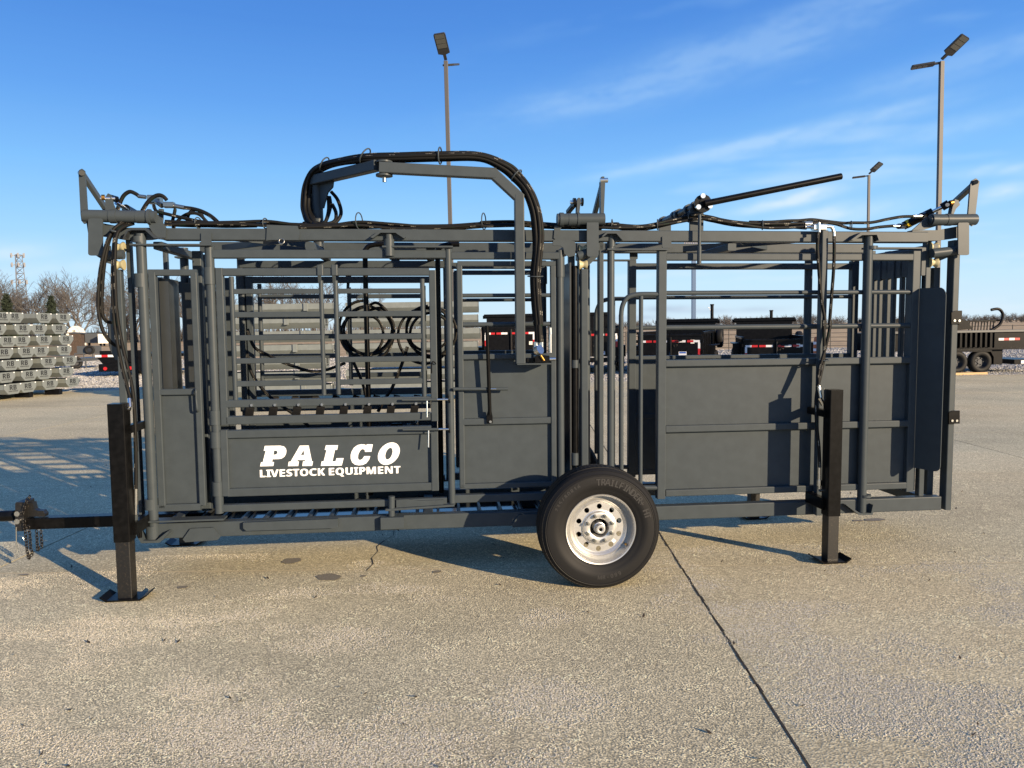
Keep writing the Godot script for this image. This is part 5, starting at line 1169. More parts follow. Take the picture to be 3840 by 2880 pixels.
# ---------------------------------------------------------------- feed bunks
func make_bunk(label: String, at: Vector3, turn: float, group: String, logo: bool, rib: float) -> Node3D:
	# origin at the middle of the bottom of the end that carries the logo; body runs along -x
	var t := thing("feed_bunk", label, "feed bunk", at, turn, group)
	if not M.has("bunkmesh"):
		begin()
		var L := 3.05
		var o := [Vector2(-.18, 0), Vector2(.18, 0), Vector2(.3, .13), Vector2(.3, .255), Vector2(.27, .255), Vector2(.27, .14), Vector2(.16, .03), Vector2(-.16, .03), Vector2(-.27, .14), Vector2(-.27, .255), Vector2(-.3, .255), Vector2(-.3, .13)]
		var pl := PackedVector2Array(o)
		plate(pl, 0, L - .02, Transform3D(Basis(Vector3.UP, PI / 2), Vector3(-L / 2, 0, 0)))
		M.bunkmesh = make_mesh()
		begin()
		var e := PackedVector2Array([Vector2(-.17, 0), Vector2(.17, 0), Vector2(.307, .13), Vector2(.307, .25), Vector2(.285, .268), Vector2(-.285, .268), Vector2(-.307, .25), Vector2(-.307, .13)])
		plate(e, 0, .014, Transform3D(Basis(Vector3.UP, PI / 2), Vector3(0, 0, 0)))
		M.bunkend = make_mesh()
		begin()
		box(Vector3(-.05, .09, 0), Vector3(.05, .262, .05))
		M.bunkrib = make_mesh()
	inst(t, "trough", M.bunkmesh, M.bunk)
	inst(t, "end_plate", M.bunkend, M.bunk)
	var e2 := inst(t, "end_plate", M.bunkend, M.bunk)
	e2.position.x = -3.04
	for s in [1.0, -1.0]:
		var rb := inst(t, "rib", M.bunkrib, M.bunk)
		rb.position = Vector3(-rib, 0, .285 * s if s > 0 else -.335)
	if logo:
		fit_text(t, "logo", "RB", M.ink, Vector3(.009, .11, .12), .24, .125, PI / 2)
		fit_text(t, "logo_text", "RANCH BOSS", M.ink, Vector3(.009, .06, .16), .32, .03, PI / 2)
	for s in [-1.0, 1.0]:
		begin()
		box(Vector3(.008, .236, .27 * s - .018), Vector3(.011, .262, .27 * s + .018))
		done(t, "corner_tab", white)
	return t

const ORD := ["bottom", "second", "third", "fourth", "fifth", "sixth", "top"]
const POS := ["rightmost", "second from right", "third from right", "leftmost"]
func build_bunks():
	for b in BUNKS_LEFT:
		make_bunk("grey feed bunk end, %s layer, %s in the left stack" % [ORD[b[3]] if b[3] in [0, 6] else ORD[b[3]] + " from bottom", POS[b[4]]], Vector3(b[0], b[1], b[2]), BUNK_TURN, "feed bunks in the left stack", true, 1.5)
	for k in 7:
		for j in 2:
			var x := -4.18 + .12 * sin(k * 2.3) if j == 0 else -.66 - .14 * absf(sin(k * 1.7))
			var y := .17 + .31 * k
			make_bunk("grey feed bunk side-on, %s layer, %s half of stack behind chute" % [ORD[k] if k in [0, 6] else ORD[k] + " from bottom", ["left", "right"][j]], Vector3(x, y, -17.4 - .25 * j + .1 * sin(k * 3.1)), .08 if j == 0 else .05, "feed bunks stacked behind the chute", true, .62 + .22 * (k % 2) + (.4 if j else .0))
	# timbers that carry the stacks
	var n := 0
	for p in [[-13.1, -20.2, "nearer dark timber block under the left bunk stack"], [-12.78, -21.0, "farther dark timber block under the left bunk stack"], [-4.6, -17.4, "dark timber block under the bunk stack behind the chute, left"], [-1.0, -17.65, "dark timber block under the bunk stack behind the chute, right"]]:
		begin()
		bar(Vector3(-.35, .085, 0), Vector3(.05, .085, 0), .17, .16)
		var o := done(self, numbered("timber_block"), M.trailer)
		o.position = Vector3(p[0], -.012, p[1])
		tag(o, p[2], "timber")

# ---------------------------------------------------------------- lamps
func lamp(label: String, top: Vector3, bottom_x: float, headdirs: Array):
	var t := thing("yard_lamp", label, "street lamp", Vector3(bottom_x, 0, top.z), 0, "tall yard lamps")
	var k := top - Vector3(bottom_x, 0, top.z)
	begin(); bar(Vector3(0, -.03, 0), k, .11, .11)
	done(t, "pole", M.pole)
	begin(); box(Vector3(-.2, -.03, -.2), Vector3(.2, .2, .2))
	done(t, "pole_base", M.whitewall)
	for hd in headdirs:
		var d: Vector3 = hd[0].normalized()
		var s: Vector3 = hd[1].normalized()
		var n := d.cross(s).normalized()
		if n.y > 0: n = -n
		s = n.cross(d)
		var o: Vector3 = k + Vector3(0, hd[2], 0)
		var xf := Transform3D(Basis(s, d, n), o)
		begin()
		plate(PackedVector2Array([Vector2(-.04, 0), Vector2(.04, 0), Vector2(.04, .16), Vector2(.16, .2), Vector2(.16, .74), Vector2(.13, .77), Vector2(-.13, .77), Vector2(-.16, .74), Vector2(-.16, .2), Vector2(-.04, .16)]), 0, .05, xf)
		var h := done(t, "lamp_head", M.lamphead)
		for i in 3:
			begin()
			plate(PackedVector2Array([Vector2(-.13, .36 + i * .135), Vector2(.13, .36 + i * .135), Vector2(.13, .48 + i * .135), Vector2(-.13, .48 + i * .135)]), .028, .006, xf)
			done(h, "lens", M.lens)

# ---------------------------------------------------------------- trailers
func simple_wheel(parent: Node, at: Vector3, ax: Vector3, R: float, wd: float, called := "wheel"):
	var b := Basis.looking_at(-ax, Vector3.UP)
	var xf := Transform3D(b, at)
	begin()
	lathe([Vector2(R * .55, wd * .42), Vector2(R * .62, wd * .5), Vector2(R * .85, wd * .5), Vector2(R * .96, wd * .38), Vector2(R, wd * .2), Vector2(R, -wd * .2), Vector2(R * .96, -wd * .38), Vector2(R * .85, -wd * .5), Vector2(R * .55, -wd * .45)], 28, xf)
	var w := done(parent, called, rubber)
	begin()
	lathe([Vector2(0, wd * .1), Vector2(R * .2, wd * .1), Vector2(R * .22, 0), Vector2(R * .42, -.0), Vector2(R * .5, wd * .2), Vector2(R * .56, wd * .44)], 24, xf)
	for i in 6:
		var a := TAU * i / 6
		tube(xf * Vector3(cos(a) * R * .3, sin(a) * R * .3, 0), xf * Vector3(cos(a) * R * .3, sin(a) * R * .3, wd * .12), R * .045)
	done(w, "wheel_rim", M.wheelgrey)
	return w

func tape_run(parent: Node, at: Vector3, dx: Vector3, n: int, len: float, hgt: float, first: int, normal: Vector3):
	for i in n:
		begin()
		var a := at + dx * len * i; var b := at + dx * len * (i + 1)
		var up := Vector3(0, hgt, 0)
		if absf(dx.y) > .5: up = Vector3(hgt, 0, 0)
		quad(a + normal * .006, b + normal * .006, b + up + normal * .006, a + up + normal * .006, normal)
		done(parent, "reflector_tape", M.red if (i + first) % 2 == 0 else M.tapewhite)

# rear view of a dump trailer; origin on the ground under the tailgate
func dump_trailer(label: String, at: Vector3, turn: float, opt := {}):
	var t := thing("dump_trailer", label, "trailer", at, turn, "black dump trailers parked behind the chute")
	var w: float = opt.get("w", 2.1); var h0: float = opt.get("floor", .62); var h1: float = opt.get("rim", 1.36); var L: float = opt.get("len", 4.3)
	var front: float = opt.get("front", 1.76)
	var x := w / 2
	begin()
	box(Vector3(-x, h0, -L), Vector3(x, h0 + .06, 0))
	box(Vector3(-x, h0 - .15, -L), Vector3(-x + .12, h0, 0)); box(Vector3(x - .12, h0 - .15, -L), Vector3(x, h0, 0))
	done(t, "bed", M.trailer)
	for s in [-1.0, 1.0]:
		begin()
		box(Vector3(s * x, h0, -L), Vector3(s * (x - .05), h1, -.05))
		bar(Vector3(s * x, h1 + .03, -L), Vector3(s * x, h1 + .03, 0), .09, .08)
		var wl := done(t, "side_wall", M.trailer)
		for k in 7:
			begin()
			bar(Vector3(s * (x + .025), h0, -.3 - k * .58), Vector3(s * (x + .025), h1, -.3 - k * .58), .06, .07)
			done(wl, "side_rib", M.trailer)
	begin()
	box(Vector3(-x, h0, -L), Vector3(x, front, -L + .06))
	bar(Vector3(-x - .1, front + .05, -L + .05), Vector3(x + .1, front + .05, -L + .05), .12, .16)
	done(t, "bulkhead", M.trailer)
	begin()
	tube(Vector3(-x - .15, front + .0, -L - .05), Vector3(x + .15, front + .0, -L - .05), .07)
	done(t, "tarp_roll", M.trailer)
	# tailgate of two doors
	for s in [-1.0, 1.0]:
		begin()
		box(Vector3(s * .02, h0 - .02, 0), Vector3(s * (x - .03), h1 - .08, .05))
		bar(Vector3(s * .02, h1 - .05, .03), Vector3(s * (x - .02), h1 - .05, .03), .08, .08)
		var g := done(t, "tailgate_door", M.trailer)
		tape_run(g, Vector3(s * .3 - .22, h1 - .28, .052), Vector3.RIGHT, 2, .22, .07, 0 if s < 0 else 0, Vector3(0, 0, 1))
		tape_run(g, Vector3(s * (x - .28) - .2, h1 - .28, .052), Vector3.RIGHT, 2, .2, .07, 0 if s > 0 else 1, Vector3(0, 0, 1))
		tape_run(g, Vector3(s * (x - .1) - .035, h1 - .28, .052), Vector3.DOWN, 2, .2, .07, 1, Vector3(0, 0, 1))
		for k in 2:
			begin(); box(Vector3(s * (x - .0), h0 + .1 + k * .35, .0), Vector3(s * (x + .04), h0 + .2 + k * .35, .09))
			done(g, "hinge", M.trailer)
	begin()
	bar(Vector3(.05, h0 - .02, .08), Vector3(.05, h1 - .1, .08), .05, .05)
	tube(Vector3(.18, h0 + .5, .1), Vector3(.42, h0 + .52, .1), .02)
	ring(Vector3(.2, h0 + .36, .1), Vector3(0, 0, 1), .05, .01)
	done(t, "gate_latch", chainmat)
	begin(); box(Vector3(.3, h0 + .04, .052), Vector3(.55, h0 + .16, .056))
	done(t, "plate_sticker", M.tapewhite)
	begin(); box(Vector3(.32, h0 + .1, .0565), Vector3(.53, h0 + .15, .058))
	done(t, "plate_print", M.blue)
	begin(); box(Vector3(.68, h0 + .42, .052), Vector3(.8, h0 + .54, .056))
	done(t, "sticker", M.whitewall)
	begin(); box(Vector3(-x, h0 - .22, -.02), Vector3(x, h0 - .06, .06))
	done(t, "bumper", M.trailer)
	for s in [-1.0, 1.0]:
		begin()
		var z0 := -.9
		box(Vector3(s * x, .92, z0), Vector3(s * (x + .3), .96, z0 - 1.9)); box(Vector3(s * x, .55, z0), Vector3(s * (x + .3), .95, z0 + .03))
		done(t, "fender", M.trailer)
		simple_wheel(t, Vector3(s * (x + .15), .38, -1.4), Vector3(s, 0, 0), .38, .24)
		simple_wheel(t, Vector3(s * (x + .15), .38, -2.3), Vector3(s, 0, 0), .38, .24)
	if opt.get("spare", true):
		simple_wheel(t, Vector3(x + .2, h0 + .55, -L + .5), Vector3(1, 0, 0), .38, .24, "spare_wheel")
	if opt.get("post", true):
		begin(); tube(Vector3(opt.get("postx", .4), h0, -L - .25), Vector3(opt.get("postx", .4), opt.get("posth", 2.3), -L - .25), .06)
		tube(Vector3(opt.get("postx", .4), opt.get("posth", 2.3), -L - .25), Vector3(opt.get("postx", .4), opt.get("posth", 2.3) + .05, -L - .25), .075)
		done(t, "jack_post", M.trailer)
	return t

# side view of the tandem dump trailer at the right edge
func side_trailer():
	var t := thing("dump_trailer", "black tandem-axle dump trailer seen from its side at the right edge", "trailer", Vector3(14.25, 0, -23.0), .06)
	begin()
	box(Vector3(-3.0, .72, -1.9), Vector3(1.72, 1.28, -.04)); box(Vector3(-3.0, .72, -.04), Vector3(1.72, .78, .06))
	box(Vector3(.65, .72, -.04), Vector3(1.72, 1.28, .0))
	done(t, "body", M.trailer)
	begin(); bar(Vector3(-3.0, 1.29, .02), Vector3(1.75, 1.29, .02), .07, .1)
	done(t, "top_rail", M.greytrim)
	for k in 16:
		begin(); bar(Vector3(.5 - k * .16, .8, .02), Vector3(.5 - k * .16, 1.26, .02), .07, .07)
		done(t, "stake", M.trailer)
	begin()
	plate(PackedVector2Array([Vector2(-.75, .68), Vector2(.42, .66), Vector2(.52, .5), Vector2(.52, .28), Vector2(.56, .28), Vector2(.56, .52), Vector2(.44, .72), Vector2(-.76, .74), Vector2(-1.0, .5), Vector2(-.96, .48)]), .02, .3)
	done(t, "fender", M.trailer)
	simple_wheel(t, Vector3(.16, .36, .02), Vector3(0, 0, 1), .36, .24)
	simple_wheel(t, Vector3(-.62, .36, .02), Vector3(0, 0, 1), .36, .24)
	tape_run(t, Vector3(.78, 1.0, .0), Vector3.RIGHT, 4, .17, .07, 1, Vector3(0, 0, 1))
	begin(); box(Vector3(.55, .25, -.3), Vector3(1.0, .72, -.1)); box(Vector3(1.3, .25, -1.5), Vector3(2.2, .4, .02))
	done(t, "under_frame", M.trailer)
	begin(); box(Vector3(1.5, .27, .02), Vector3(1.72, .37, .04))
	done(t, "marker_light", M.tapewhite)
	begin(); plate(PackedVector2Array([Vector2(-3.0, 1.33), Vector2(-.1, 1.33), Vector2(.3, 1.36), Vector2(.2, 1.56), Vector2(-.05, 1.7), Vector2(-3.0, 1.72), Vector2(-3.0, 1.62), Vector2(-.3, 1.6), Vector2(-.1, 1.5), Vector2(-3.0, 1.45)]), -.9, .7)
	done(t, "tarp_frame", M.trailer)
	begin()
	var pts: PackedVector3Array = [Vector3(.95, 1.3, -.6), Vector3(1.25, 1.5, -.6), Vector3(1.33, 1.8, -.6), Vector3(1.2, 1.97, -.6), Vector3(.95, 1.95, -.6)]
	sweep(spline(pts, 5), .045, 7)
	for k in 9: bar(Vector3(.3 + k * .1, 1.3, -.7), Vector3(.32 + k * .1, 1.6, -.7), .025, .03)
	bar(Vector3(.2, 1.6, -.7), Vector3(1.3, 1.62, -.7), .05, .05)
	done(t, "roll_frame", M.trailer)
	begin()
	var b := thing("timber_plank", "pale timber plank lying beside the side-on trailer's tyres", "plank", Vector3(13.55, 0, -22.4), .05)
	box(Vector3(-.9, -.02, -.05), Vector3(.75, .07, .05))
	done(b, "plank", M.wood)

func build_trailers():
	dump_trailer("black dump trailer with red-white tape, open behind the gate's left half", Vector3(5.19, 0, -24.5), -.36, {"postx": .9, "posth": 2.36})
	dump_trailer("black dump trailer right of the blue pole, tailgate low, behind right gate", Vector3(9.0, 0, -25.5), -.24, {"rim": 1.12, "floor": .4, "front": 1.76, "postx": 0.3, "posth": 2.12})
	dump_trailer("black high-sided dump trailer just left of the bent pipe gate", Vector3(2.7, 0, -26.0), -.06, {"rim": 1.6, "front": 2.1, "post": false})
	dump_trailer("black dump trailer farthest left, behind the boom upright", Vector3(-.05, 0, -26.5), .0, {"rim": 1.7, "front": 2.1, "w": 1.9, "postx": .35, "posth": 2.45, "spare": false})
	side_trailer()

# ---------------------------------------------------------------- far background
func lattice_tower():
	var t := thing("cell_tower", "grey lattice radio tower above the bare trees at far left", "tower", Vector3(-163, 0, -250))
	var hh := 28.5
	var legs := [Vector3(-1, 0, -.6), Vector3(1, 0, -.6), Vector3(0, 0, 1.1)]
	for k in 3:
		begin(); tube(legs[k] * 2.3, legs[k] * 1.05 + Vector3(0, hh, 0), .14, .1, 6)
		done(t, "tower_leg", M.tower)
	begin()
	for j in 14:
		var y0 := hh * j / 14; var y1 := hh * (j + 1) / 14
		for k in 3:
			var s0 := lerpf(2.3, 1.05, float(j) / 14); var s1 := lerpf(2.3, 1.05, float(j + 1) / 14)
			var a: Vector3 = legs[k]; var b: Vector3 = legs[(k + 1) % 3]
			tube(a * s0 + Vector3(0, y0, 0), b * s1 + Vector3(0, y1, 0), .07, .07, 4, false)
			tube(b * s0 + Vector3(0, y0, 0), a * s1 + Vector3(0, y1, 0), .07, .07, 4, false)
			tube(a * s1 + Vector3(0, y1, 0), b * s1 + Vector3(0, y1, 0), .07, .07, 4, false)
	done(t, "lattice", M.tower).set_meta("kind", "stuff")
	for l in [[28.3, 1.6], [25.2, 1.6], [19.5, 1.9]]:
		for k in 6:
			begin()
			var a := TAU * k / 6
			var c := Vector3(cos(a) * l[1] * 1.35, l[0], sin(a) * l[1])
			box(c - Vector3(.22, .7, .1), c + Vector3(.22, .7, .1))
			bar(Vector3(0, l[0], 0), c, .12, .12)
			done(t, "antenna", M.antenna)

func grow(p: Vector3, d: Vector3, len: float, r: float, lvl: int, g: RandomNumberGenerator):
	var q := p
	var dd := d
	var segs := 3 if lvl > 1 else 2
	for s in segs:
		var e := (dd + Vector3(g.randf_range(-.22, .22), g.randf_range(-.1, .16), g.randf_range(-.22, .22))).normalized()
		var nq := q + e * len / segs
		var ra := r * (1.0 - .32 * s / segs); var rb := r * (1.0 - .32 * (s + 1) / segs)
		tube(q, nq, ra, rb, 5 if lvl > 3 else 3, false)
		q = nq; dd = e
		if lvl > 0 and s < segs - 1:
			var sd := (dd * .7 + Vector3(g.randf_range(-1, 1), g.randf_range(-.25, .6), g.randf_range(-1, 1))).normalized()
			grow(q, sd, len * g.randf_range(.45, .72), rb * .5, lvl - 1, g)
	if lvl <= 0: return
	for k in 2:
		var nd := (dd + Vector3(g.randf_range(-1, 1), g.randf_range(-.3, .45), g.randf_range(-1, 1)) * .66).normalized()
		grow(q, nd, len * g.randf_range(.6, .84), maxf(r * .62, .02), lvl - 1, g)

func bare_tree(seed_: int) -> Array:
	var g := RandomNumberGenerator.new(); g.seed = seed_
	begin(); tube(Vector3(0, -.2, 0), Vector3(.1, 2.0, 0), .34, .27, 7, false)
	var tr := make_mesh()
	begin()
	for k in 3:
		var a := TAU * k / 3 + g.randf()
		grow(Vector3(.1, 1.9, 0), Vector3(cos(a) * .5, 1, sin(a) * .5).normalized(), 3.6, .19, 5, g)
	var cr := make_mesh()
	return [tr, cr]

func cedar_mesh(seed_: int) -> ArrayMesh:
	var g := RandomNumberGenerator.new(); g.seed = seed_
	begin()
	for i in 2600:
		var y := pow(g.randf(), 1.3)
		var rad := (1.0 - y) * 1.9 * (.75 + .35 * sin(y * 23 + g.randf() * 2)) + .1
		var a := g.randf() * TAU
		var rr := rad * sqrt(g.randf_range(.25, 1.0))
		var c := Vector3(cos(a) * rr, .4 + y * 5.2, sin(a) * rr)
		var u := Vector3(g.randf_range(-1, 1), g.randf_range(-.6, .6), g.randf_range(-1, 1)).normalized() * .3
		var v := Vector3(g.randf_range(-1, 1), g.randf_range(-.6, .6), g.randf_range(-1, 1)).normalized() * .14
		var n := u.cross(v).normalized()
		tri(c - u, c + u, c + v, n, n, n)
	return make_mesh()

func build_trees():
	var kinds := []
	for s in 4: kinds.append(bare_tree(100 + s * 7))
	var g := RandomNumberGenerator.new(); g.seed = 41
	var words := ["leftmost", "second", "third", "fourth", "fifth", "sixth", "seventh", "eighth", "ninth", "tenth", "eleventh", "twelfth", "thirteenth", "fourteenth"]
	var xs := [-108.0, -101, -96, -91, -86, -80, -75, -69, -63, -58, -52, -45, -38, -30]
	for i in xs.size():
		var z := -150.0 + g.randf_range(-12, 12)
		var sc := g.randf_range(.95, 1.15) * (1.0 if i < 9 else .82)
		if i < 2: sc *= 1.12
		var t := thing("bare_tree", "leafless brown tree, %s from the left in the treeline by the tower" % words[i] if i > 0 else "leftmost leafless brown tree in the treeline by the tower", "tree", Vector3(xs[i] * absf(z) / 150.0, 0, z), g.randf() * TAU, "bare trees behind the left stack")
		t.scale = Vector3(sc, sc * g.randf_range(.9, 1.08), sc)
		var k: Array = kinds[i % 4]
		inst(t, "trunk", k[0], M.bark); inst(t, "crown", k[1], M.bark)
	for i in 11:
		var z := -172.0 + g.randf_range(-8, 8)
		var sc := g.randf_range(1.1, 1.3)
		var t := thing("bare_tree", "leafless grey tree, %s from the left in the rear row of the left treeline" % words[i] if i > 0 else "leftmost leafless grey tree in the rear row of the left treeline", "tree", Vector3(-122.0 + i * 7.6 + g.randf_range(-1.5, 1.5), 0, z), g.randf() * TAU, "bare trees behind the left stack")
		t.scale = Vector3.ONE * sc
		var k: Array = kinds[(i + 2) % 4]
		inst(t, "trunk", k[0], M.bark); inst(t, "crown", k[1], M.bark)
	for c in [[-88.5, -132.0, 1.6, "dark green cedar in front of the bare trees at far left"], [-79.5, -130.0, 1.5, "small dark cedar between the bare trees, right of the tower"]]:
		var t := thing("cedar_tree", c[3], "tree", Vector3(c[0], 0, c[1]))
		t.scale = Vector3.ONE * c[2]
		begin(); tube(Vector3(0, -.1, 0), Vector3(0, 5, 0), .15, .03, 6)
		done(t, "trunk", M.bark)
		inst(t, "crown", cedar_mesh(int(c[0])), M.cedar)
	# brush under the near treeline and the far wood along the horizon
	begin()
	for i in 500:
		var x := g.randf_range(-120, -22)
		var p := Vector3(x, 0, -158 + g.randf_range(-8, 8))
		for b in 7: tube(p, p + Vector3(g.randf_range(-.9, .9), g.randf_range(1.2, 3.6), g.randf_range(-.9, .9)), .07, .02, 3, false)
	var br := done(self, "brush", M.bark)
	tag(br, "tangle of leafless brush under the left treeline", "brush", "", "stuff")
	var mm := MultiMesh.new()
	mm.transform_format = MultiMesh.TRANSFORM_3D
	begin()
	var gg := RandomNumberGenerator.new(); gg.seed = 3
	for k in 3:
		var a := TAU * k / 3 + .4
		grow(Vector3(0, .3, 0), Vector3(cos(a) * .5, .9, sin(a) * .5).normalized(), 2.1, .16, 4, gg)
	mm.mesh = make_mesh()
	mm.instance_count = 420
	for i in 420:
		var x := g.randf_range(-60, 330)
		var z := -330.0 + g.randf_range(-30, 30)
		var s := g.randf_range(.45, .95)
		var ang := x / 330.0
		if ang < .2: s *= .75
		if ang > .44: s *= .8
		mm.set_instance_transform(i, Transform3D(Basis(Vector3.UP, g.randf() * TAU).scaled(Vector3(s * 1.25, s, s * 1.25)), Vector3(x, 0, z)))
	var mi := MultiMeshInstance3D.new()
	mi.name = "far_wood"; mi.multimesh = mm; mi.material_override = M.bark
	add_child(mi)
	tag(mi, "low line of leafless trees along the far horizon", "wood", "", "stuff")

func build_far():
	lattice_tower()
	build_trees()
	# barn
	var t := thing("barn", "small white gabled barn roof beyond the left stack", "barn", Vector3(-70, 0, -120), .2)
	begin(); plate(PackedVector2Array([Vector2(-1.05, 0), Vector2(1.05, 0), Vector2(1.05, 1.75), Vector2(.6, 2.65), Vector2(0, 3.05), Vector2(-.6, 2.65), Vector2(-1.05, 1.75)]), -1, 2)
	done(t, "wall", M.whitewall)
	for s in [-1.0, 1.0]:
		begin(); bar(Vector3(s * 1.15, 1.7, -1), Vector3(s * .62, 2.7, -1), .08, 2.2); bar(Vector3(s * .64, 2.69, -1), Vector3(0, 3.1, -1), .08, 2.2)
		done(t, "roof", M.whitewall)
		begin(); box(Vector3(s * .12 - .06, 1.9, .0), Vector3(s * .12 + .06, 2.5, .03))
		done(t, "window", M.ink)
	# shed box and parked trailers at left
	t = thing("cargo_box", "rusty brown metal box standing right of the left bunk stack", "container", Vector3(-34.9, 0, -60), .1)
	begin(); box(Vector3(-.5, .05, -.6), Vector3(.4, 1.8, 0))
	done(t, "box_body", M.shed)
	begin(); plate(PackedVector2Array([Vector2(-.7, 1.8), Vector2(.6, 1.76), Vector2(.6, 1.82), Vector2(-.2, 1.9), Vector2(-.7, 1.87)]), -.3, .7)
	done(t, "lid", M.greytrim)
	t = thing("enclosed_trailer", "dark grey enclosed trailer standing on the far gravel at left", "trailer", Vector3(-61.4, 0, -110), .3)
	begin(); box(Vector3(-1.15, .5, -4.5), Vector3(1.15, 1.95, 0))
	done(t, "trailer_box", M.greytrim)
	begin(); bar(Vector3(-1.15, 1.95, .02), Vector3(1.15, 1.95, .02), .08, .06); bar(Vector3(-1.12, .5, .02), Vector3(-1.12, 1.93, .02), .08, .06); bar(Vector3(1.12, .5, .02), Vector3(1.12, 1.93, .02), .08, .06)
	done(t, "edge_trim", M.trailer)
	for s in [-1.0, 1.0]: simple_wheel(t, Vector3(s * 1.0, .36, -2), Vector3(s, 0, 0), .36, .22)
	t = thing("box_trailer", "pale cream trailer box right of the dark enclosed trailer", "trailer", Vector3(-58.6, 0, -108), .3)
	begin(); box(Vector3(-.9, .4, -4), Vector3(1.3, 1.75, 0))
	done(t, "trailer_box", M.whitewall)
	for s in [-1.0, 1.0]: simple_wheel(t, Vector3(s * 1.0, .36, -2), Vector3(s, 0, 0), .36, .22)
	t = thing("utility_trailer", "low grey utility trailer carrying a spare tyre at left", "trailer", Vector3(-20.95, 0, -37), .3)
	begin(); box(Vector3(-.62, .42, -2), Vector3(.62, .52, 0))
	for x in [-.6, -.2, .2, .6]: bar(Vector3(x, .5, 0), Vector3(x, .72, 0), .05, .05)
	bar(Vector3(-.62, .74, 0), Vector3(.62, .74, 0), .06, .06)
	done(t, "frame", M.greytrim)
	begin(); box(Vector3(-.5, .76, -.1), Vector3(.58, 1.12, -.07))
	done(t, "mesh_side", M.greytrim)
	simple_wheel(t, Vector3(.08, .92, .06), Vector3(0, 0, 1), .23, .12, "spare_wheel")
	simple_wheel(t, Vector3(-.55, .3, .05), Vector3(.5, 0, .8), .3, .2)
	begin(); bar(Vector3(-.7, .36, .1), Vector3(.7, .45, .1), .07, .07); bar(Vector3(-.1, .4, .15), Vector3(-.1, .05, .15), .06, .06)
	done(t, "tongue_bar", M.greytrim)
	t = thing("truck_flatbed", "black flatbed truck tail with red-white tape behind the left hoses", "truck", Vector3(-15.6, 0, -29.6), .1)
	begin(); box(Vector3(-.85, .75, -3.5), Vector3(3.2, .87, 0)); box(Vector3(-.7, .2, -.5), Vector3(1.0, .5, .1)); plate(PackedVector2Array([Vector2(-.8, .75), Vector2(-.6, .5), Vector2(.9, .5), Vector2(1.0, .75)]), -.2, .3)
	done(t, "bed", M.trailer)
	tape_run(t, Vector3(-.85, .77, .0), Vector3.RIGHT, 5, .24, .09, 1, Vector3(0, 0, 1))
	begin(); box(Vector3(-.7, .87, -.1), Vector3(.9, 1.02, -.06))
	done(t, "bed_rail", M.trailer)
	for x in [-.45, .5]:
		begin(); tube(Vector3(x, .32, .1), Vector3(x, .32, .13), .07)
		done(t, "tail_light", M.red)
	begin(); tube(Vector3(.55, .72, .05), Vector3(.55, .72, -.3), .17)
	done(t, "exhaust", M.trailer)
	for s in [0.3, 2.4]: simple_wheel(t, Vector3(s, .42, -1.6), Vector3(1, 0, 0), .42, .26)
	# lamps
	lamp("tall yard lamp rising behind the middle of the chute", Vector3(-1.653, 8.94, -21), -1.615, [[Vector3(-.09, .367, .466), Vector3(1, 0, 0), .04], [Vector3(.15, .2, -.57), Vector3(1, 0, .2), -.1]])
	lamp("tall yard lamp at the right behind the tail-gate crank", Vector3(12.35, 8.97, -21.8), 12.4, [[Vector3(.27, .335, .405), Vector3(1, 0, 0), .06], [Vector3(-.55, -.03, -.2), Vector3(.35, 0, -.9), -.03]])
	lamp("smaller, farther yard lamp between the lever rod and the tail gate", Vector3(18.27, 9.04, -38.5), 18.3, [[Vector3(.27, .335, .405), Vector3(1, 0, 0), .06], [Vector3(-.55, -.03, -.2), Vector3(.35, 0, -.9), -.03]])
	# blue pole with a small sign
	t = thing("sign_pole", "blue-grey pole with small blue sign seen through the right gate", "sign", Vector3(8.05, 0, -33))
	begin(); bar(Vector3(0, -.03, 0), Vector3(0, 5.4, 0), .17, .17)
	done(t, "pole", M.signblue)
	begin(); box(Vector3(-.45, 5.1, .1), Vector3(.25, 5.5, .12))
	done(t, "sign_board", M.tapewhite)
	fit_text(t, "sign_print", "////////", M.blue, Vector3(-.42, 5.13, .122), .62, .2)
	t = thing("road_lamp", "thin distant road lamp with a bent arm over the far trees", "street lamp", Vector3(40.2, 0, -150))
	begin(); tube(Vector3(0, 0, 0), Vector3(-.1, 3.8, 0), .07, .06, 6); tube(Vector3(-.1, 3.8, 0), Vector3(-.45, 4.9, 0), .06, .05, 6); tube(Vector3(-.45, 4.9, 0), Vector3(-.75, 4.95, 0), .09, .07, 6)
	done(t, "pole", M.tapewhite)
	t = thing("traffic_drum", "orange drum standing by the wire fence", "drum", Vector3(14.0, 0, -34))
	begin(); lathe([Vector2(0, 1.0), Vector2(.2, 1.0), Vector2(.24, .7), Vector2(.26, .35), Vector2(.3, .0)], 18, Transform3D(Basis(Vector3.RIGHT, -PI / 2), Vector3.ZERO))
	done(t, "drum_body", M.orange)
	for y in [.35, .65]:
		begin(); tube(Vector3(0, y, 0), Vector3(0, y + .12, 0), .27, .265, 18)
		done(t, "drum_band", M.tapewhite)
	# wire fence panels
	var proto: Node3D = null
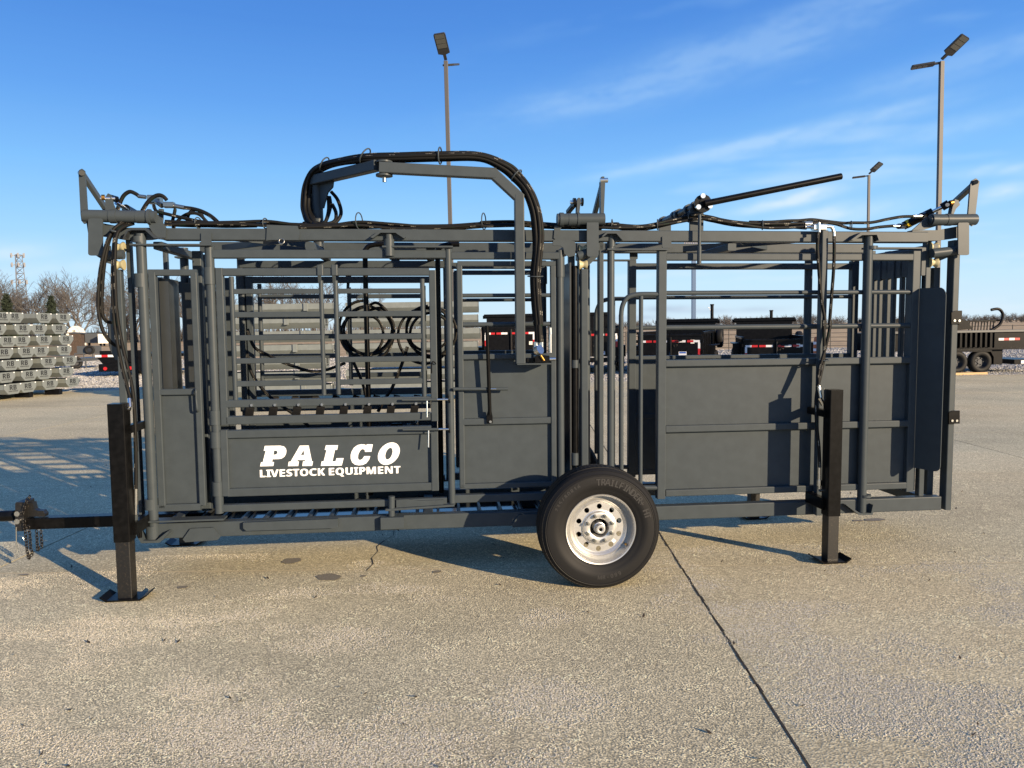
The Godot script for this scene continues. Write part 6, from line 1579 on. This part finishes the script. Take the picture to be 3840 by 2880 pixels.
	for i in 10:
		if proto == null:
			proto = thing("fence_panel", "x", "fence")
			for y in [.25, .5, .75, 1.0, 1.25]:
				begin(); tube(Vector3(0, y, 0), Vector3(4.8, y, 0), .018, .018, 5, false)
				done(proto, "wire", M.wire)
			for k in 5:
				begin(); tube(Vector3(k * 1.2, 0, 0), Vector3(k * 1.2, 1.3, 0), .025, .025, 5)
				done(proto, "picket", M.wire)
		var o: Node3D = proto
		if i > 0:
			o = proto.duplicate(); o.name = numbered("fence_panel"); add_child(o)
		o.position = Vector3(2.0 + i * 4.9, 0, -44.5 - .08 * i)
		tag(o, "dark wire fence panel, %s from the left along the field edge" % ["first", "second", "third", "fourth", "fifth", "sixth", "seventh", "eighth", "ninth", "tenth"][i], "fence", "wire fence panels along the field")

# ---------------------------------------------------------------- the chute
func decal(root: Node):
	for p in PALCO:
		begin()
		var c: PackedVector2Array = []
		for i in range(0, p.size(), 2): c.append(Vector2(p[i], p[i + 1]))
		plate(c, -.0273, .0008)
		done(root, "decal_letter", white)
	fit_text(root, "decal_lettering", "LIVESTOCK EQUIPMENT", white, Vector3(SUB[0], SUB[1], -.0275), SUB[2] - .003, SUB[3])
	fit_text(root, "decal_lettering", "LIVESTOCK EQUIPMENT", white, Vector3(SUB[0] + .003, SUB[1] + .001, -.0271), SUB[2] - .003, SUB[3])

func build_chute():
	var root := thing("livestock_chute", "dark grey portable cattle chute on jacks and a wheel, lettered PALCO", "livestock chute", Vector3(0, 0, -5.10))
	root.basis = Basis(Vector3.UP, deg_to_rad(6.0)) * Basis(Vector3(0, 0, 1), -.0085)
	chute_side(root, true)
	chute_side(root, false)
	chute_middle(root)
	chute_front(root)
	decal(root)
	var w := make_wheel(root)
	w.position = Vector3(.487, .385, .435)
	w.scale = Vector3.ONE * 1.02
	w.rotation.z = .1
	var w2 := w.duplicate()
	root.add_child(w2, true)
	w2.position = Vector3(.487, .385, -1.27)
	w2.rotation = Vector3(0, PI, 0)
	w2.scale = Vector3.ONE * 1.02

func _ready():
	rng.seed = 1
	setup_view()
	make_materials()
	build_ground()
	build_stones()
	build_far()
	build_trailers()
	build_bunks()
	build_chute()
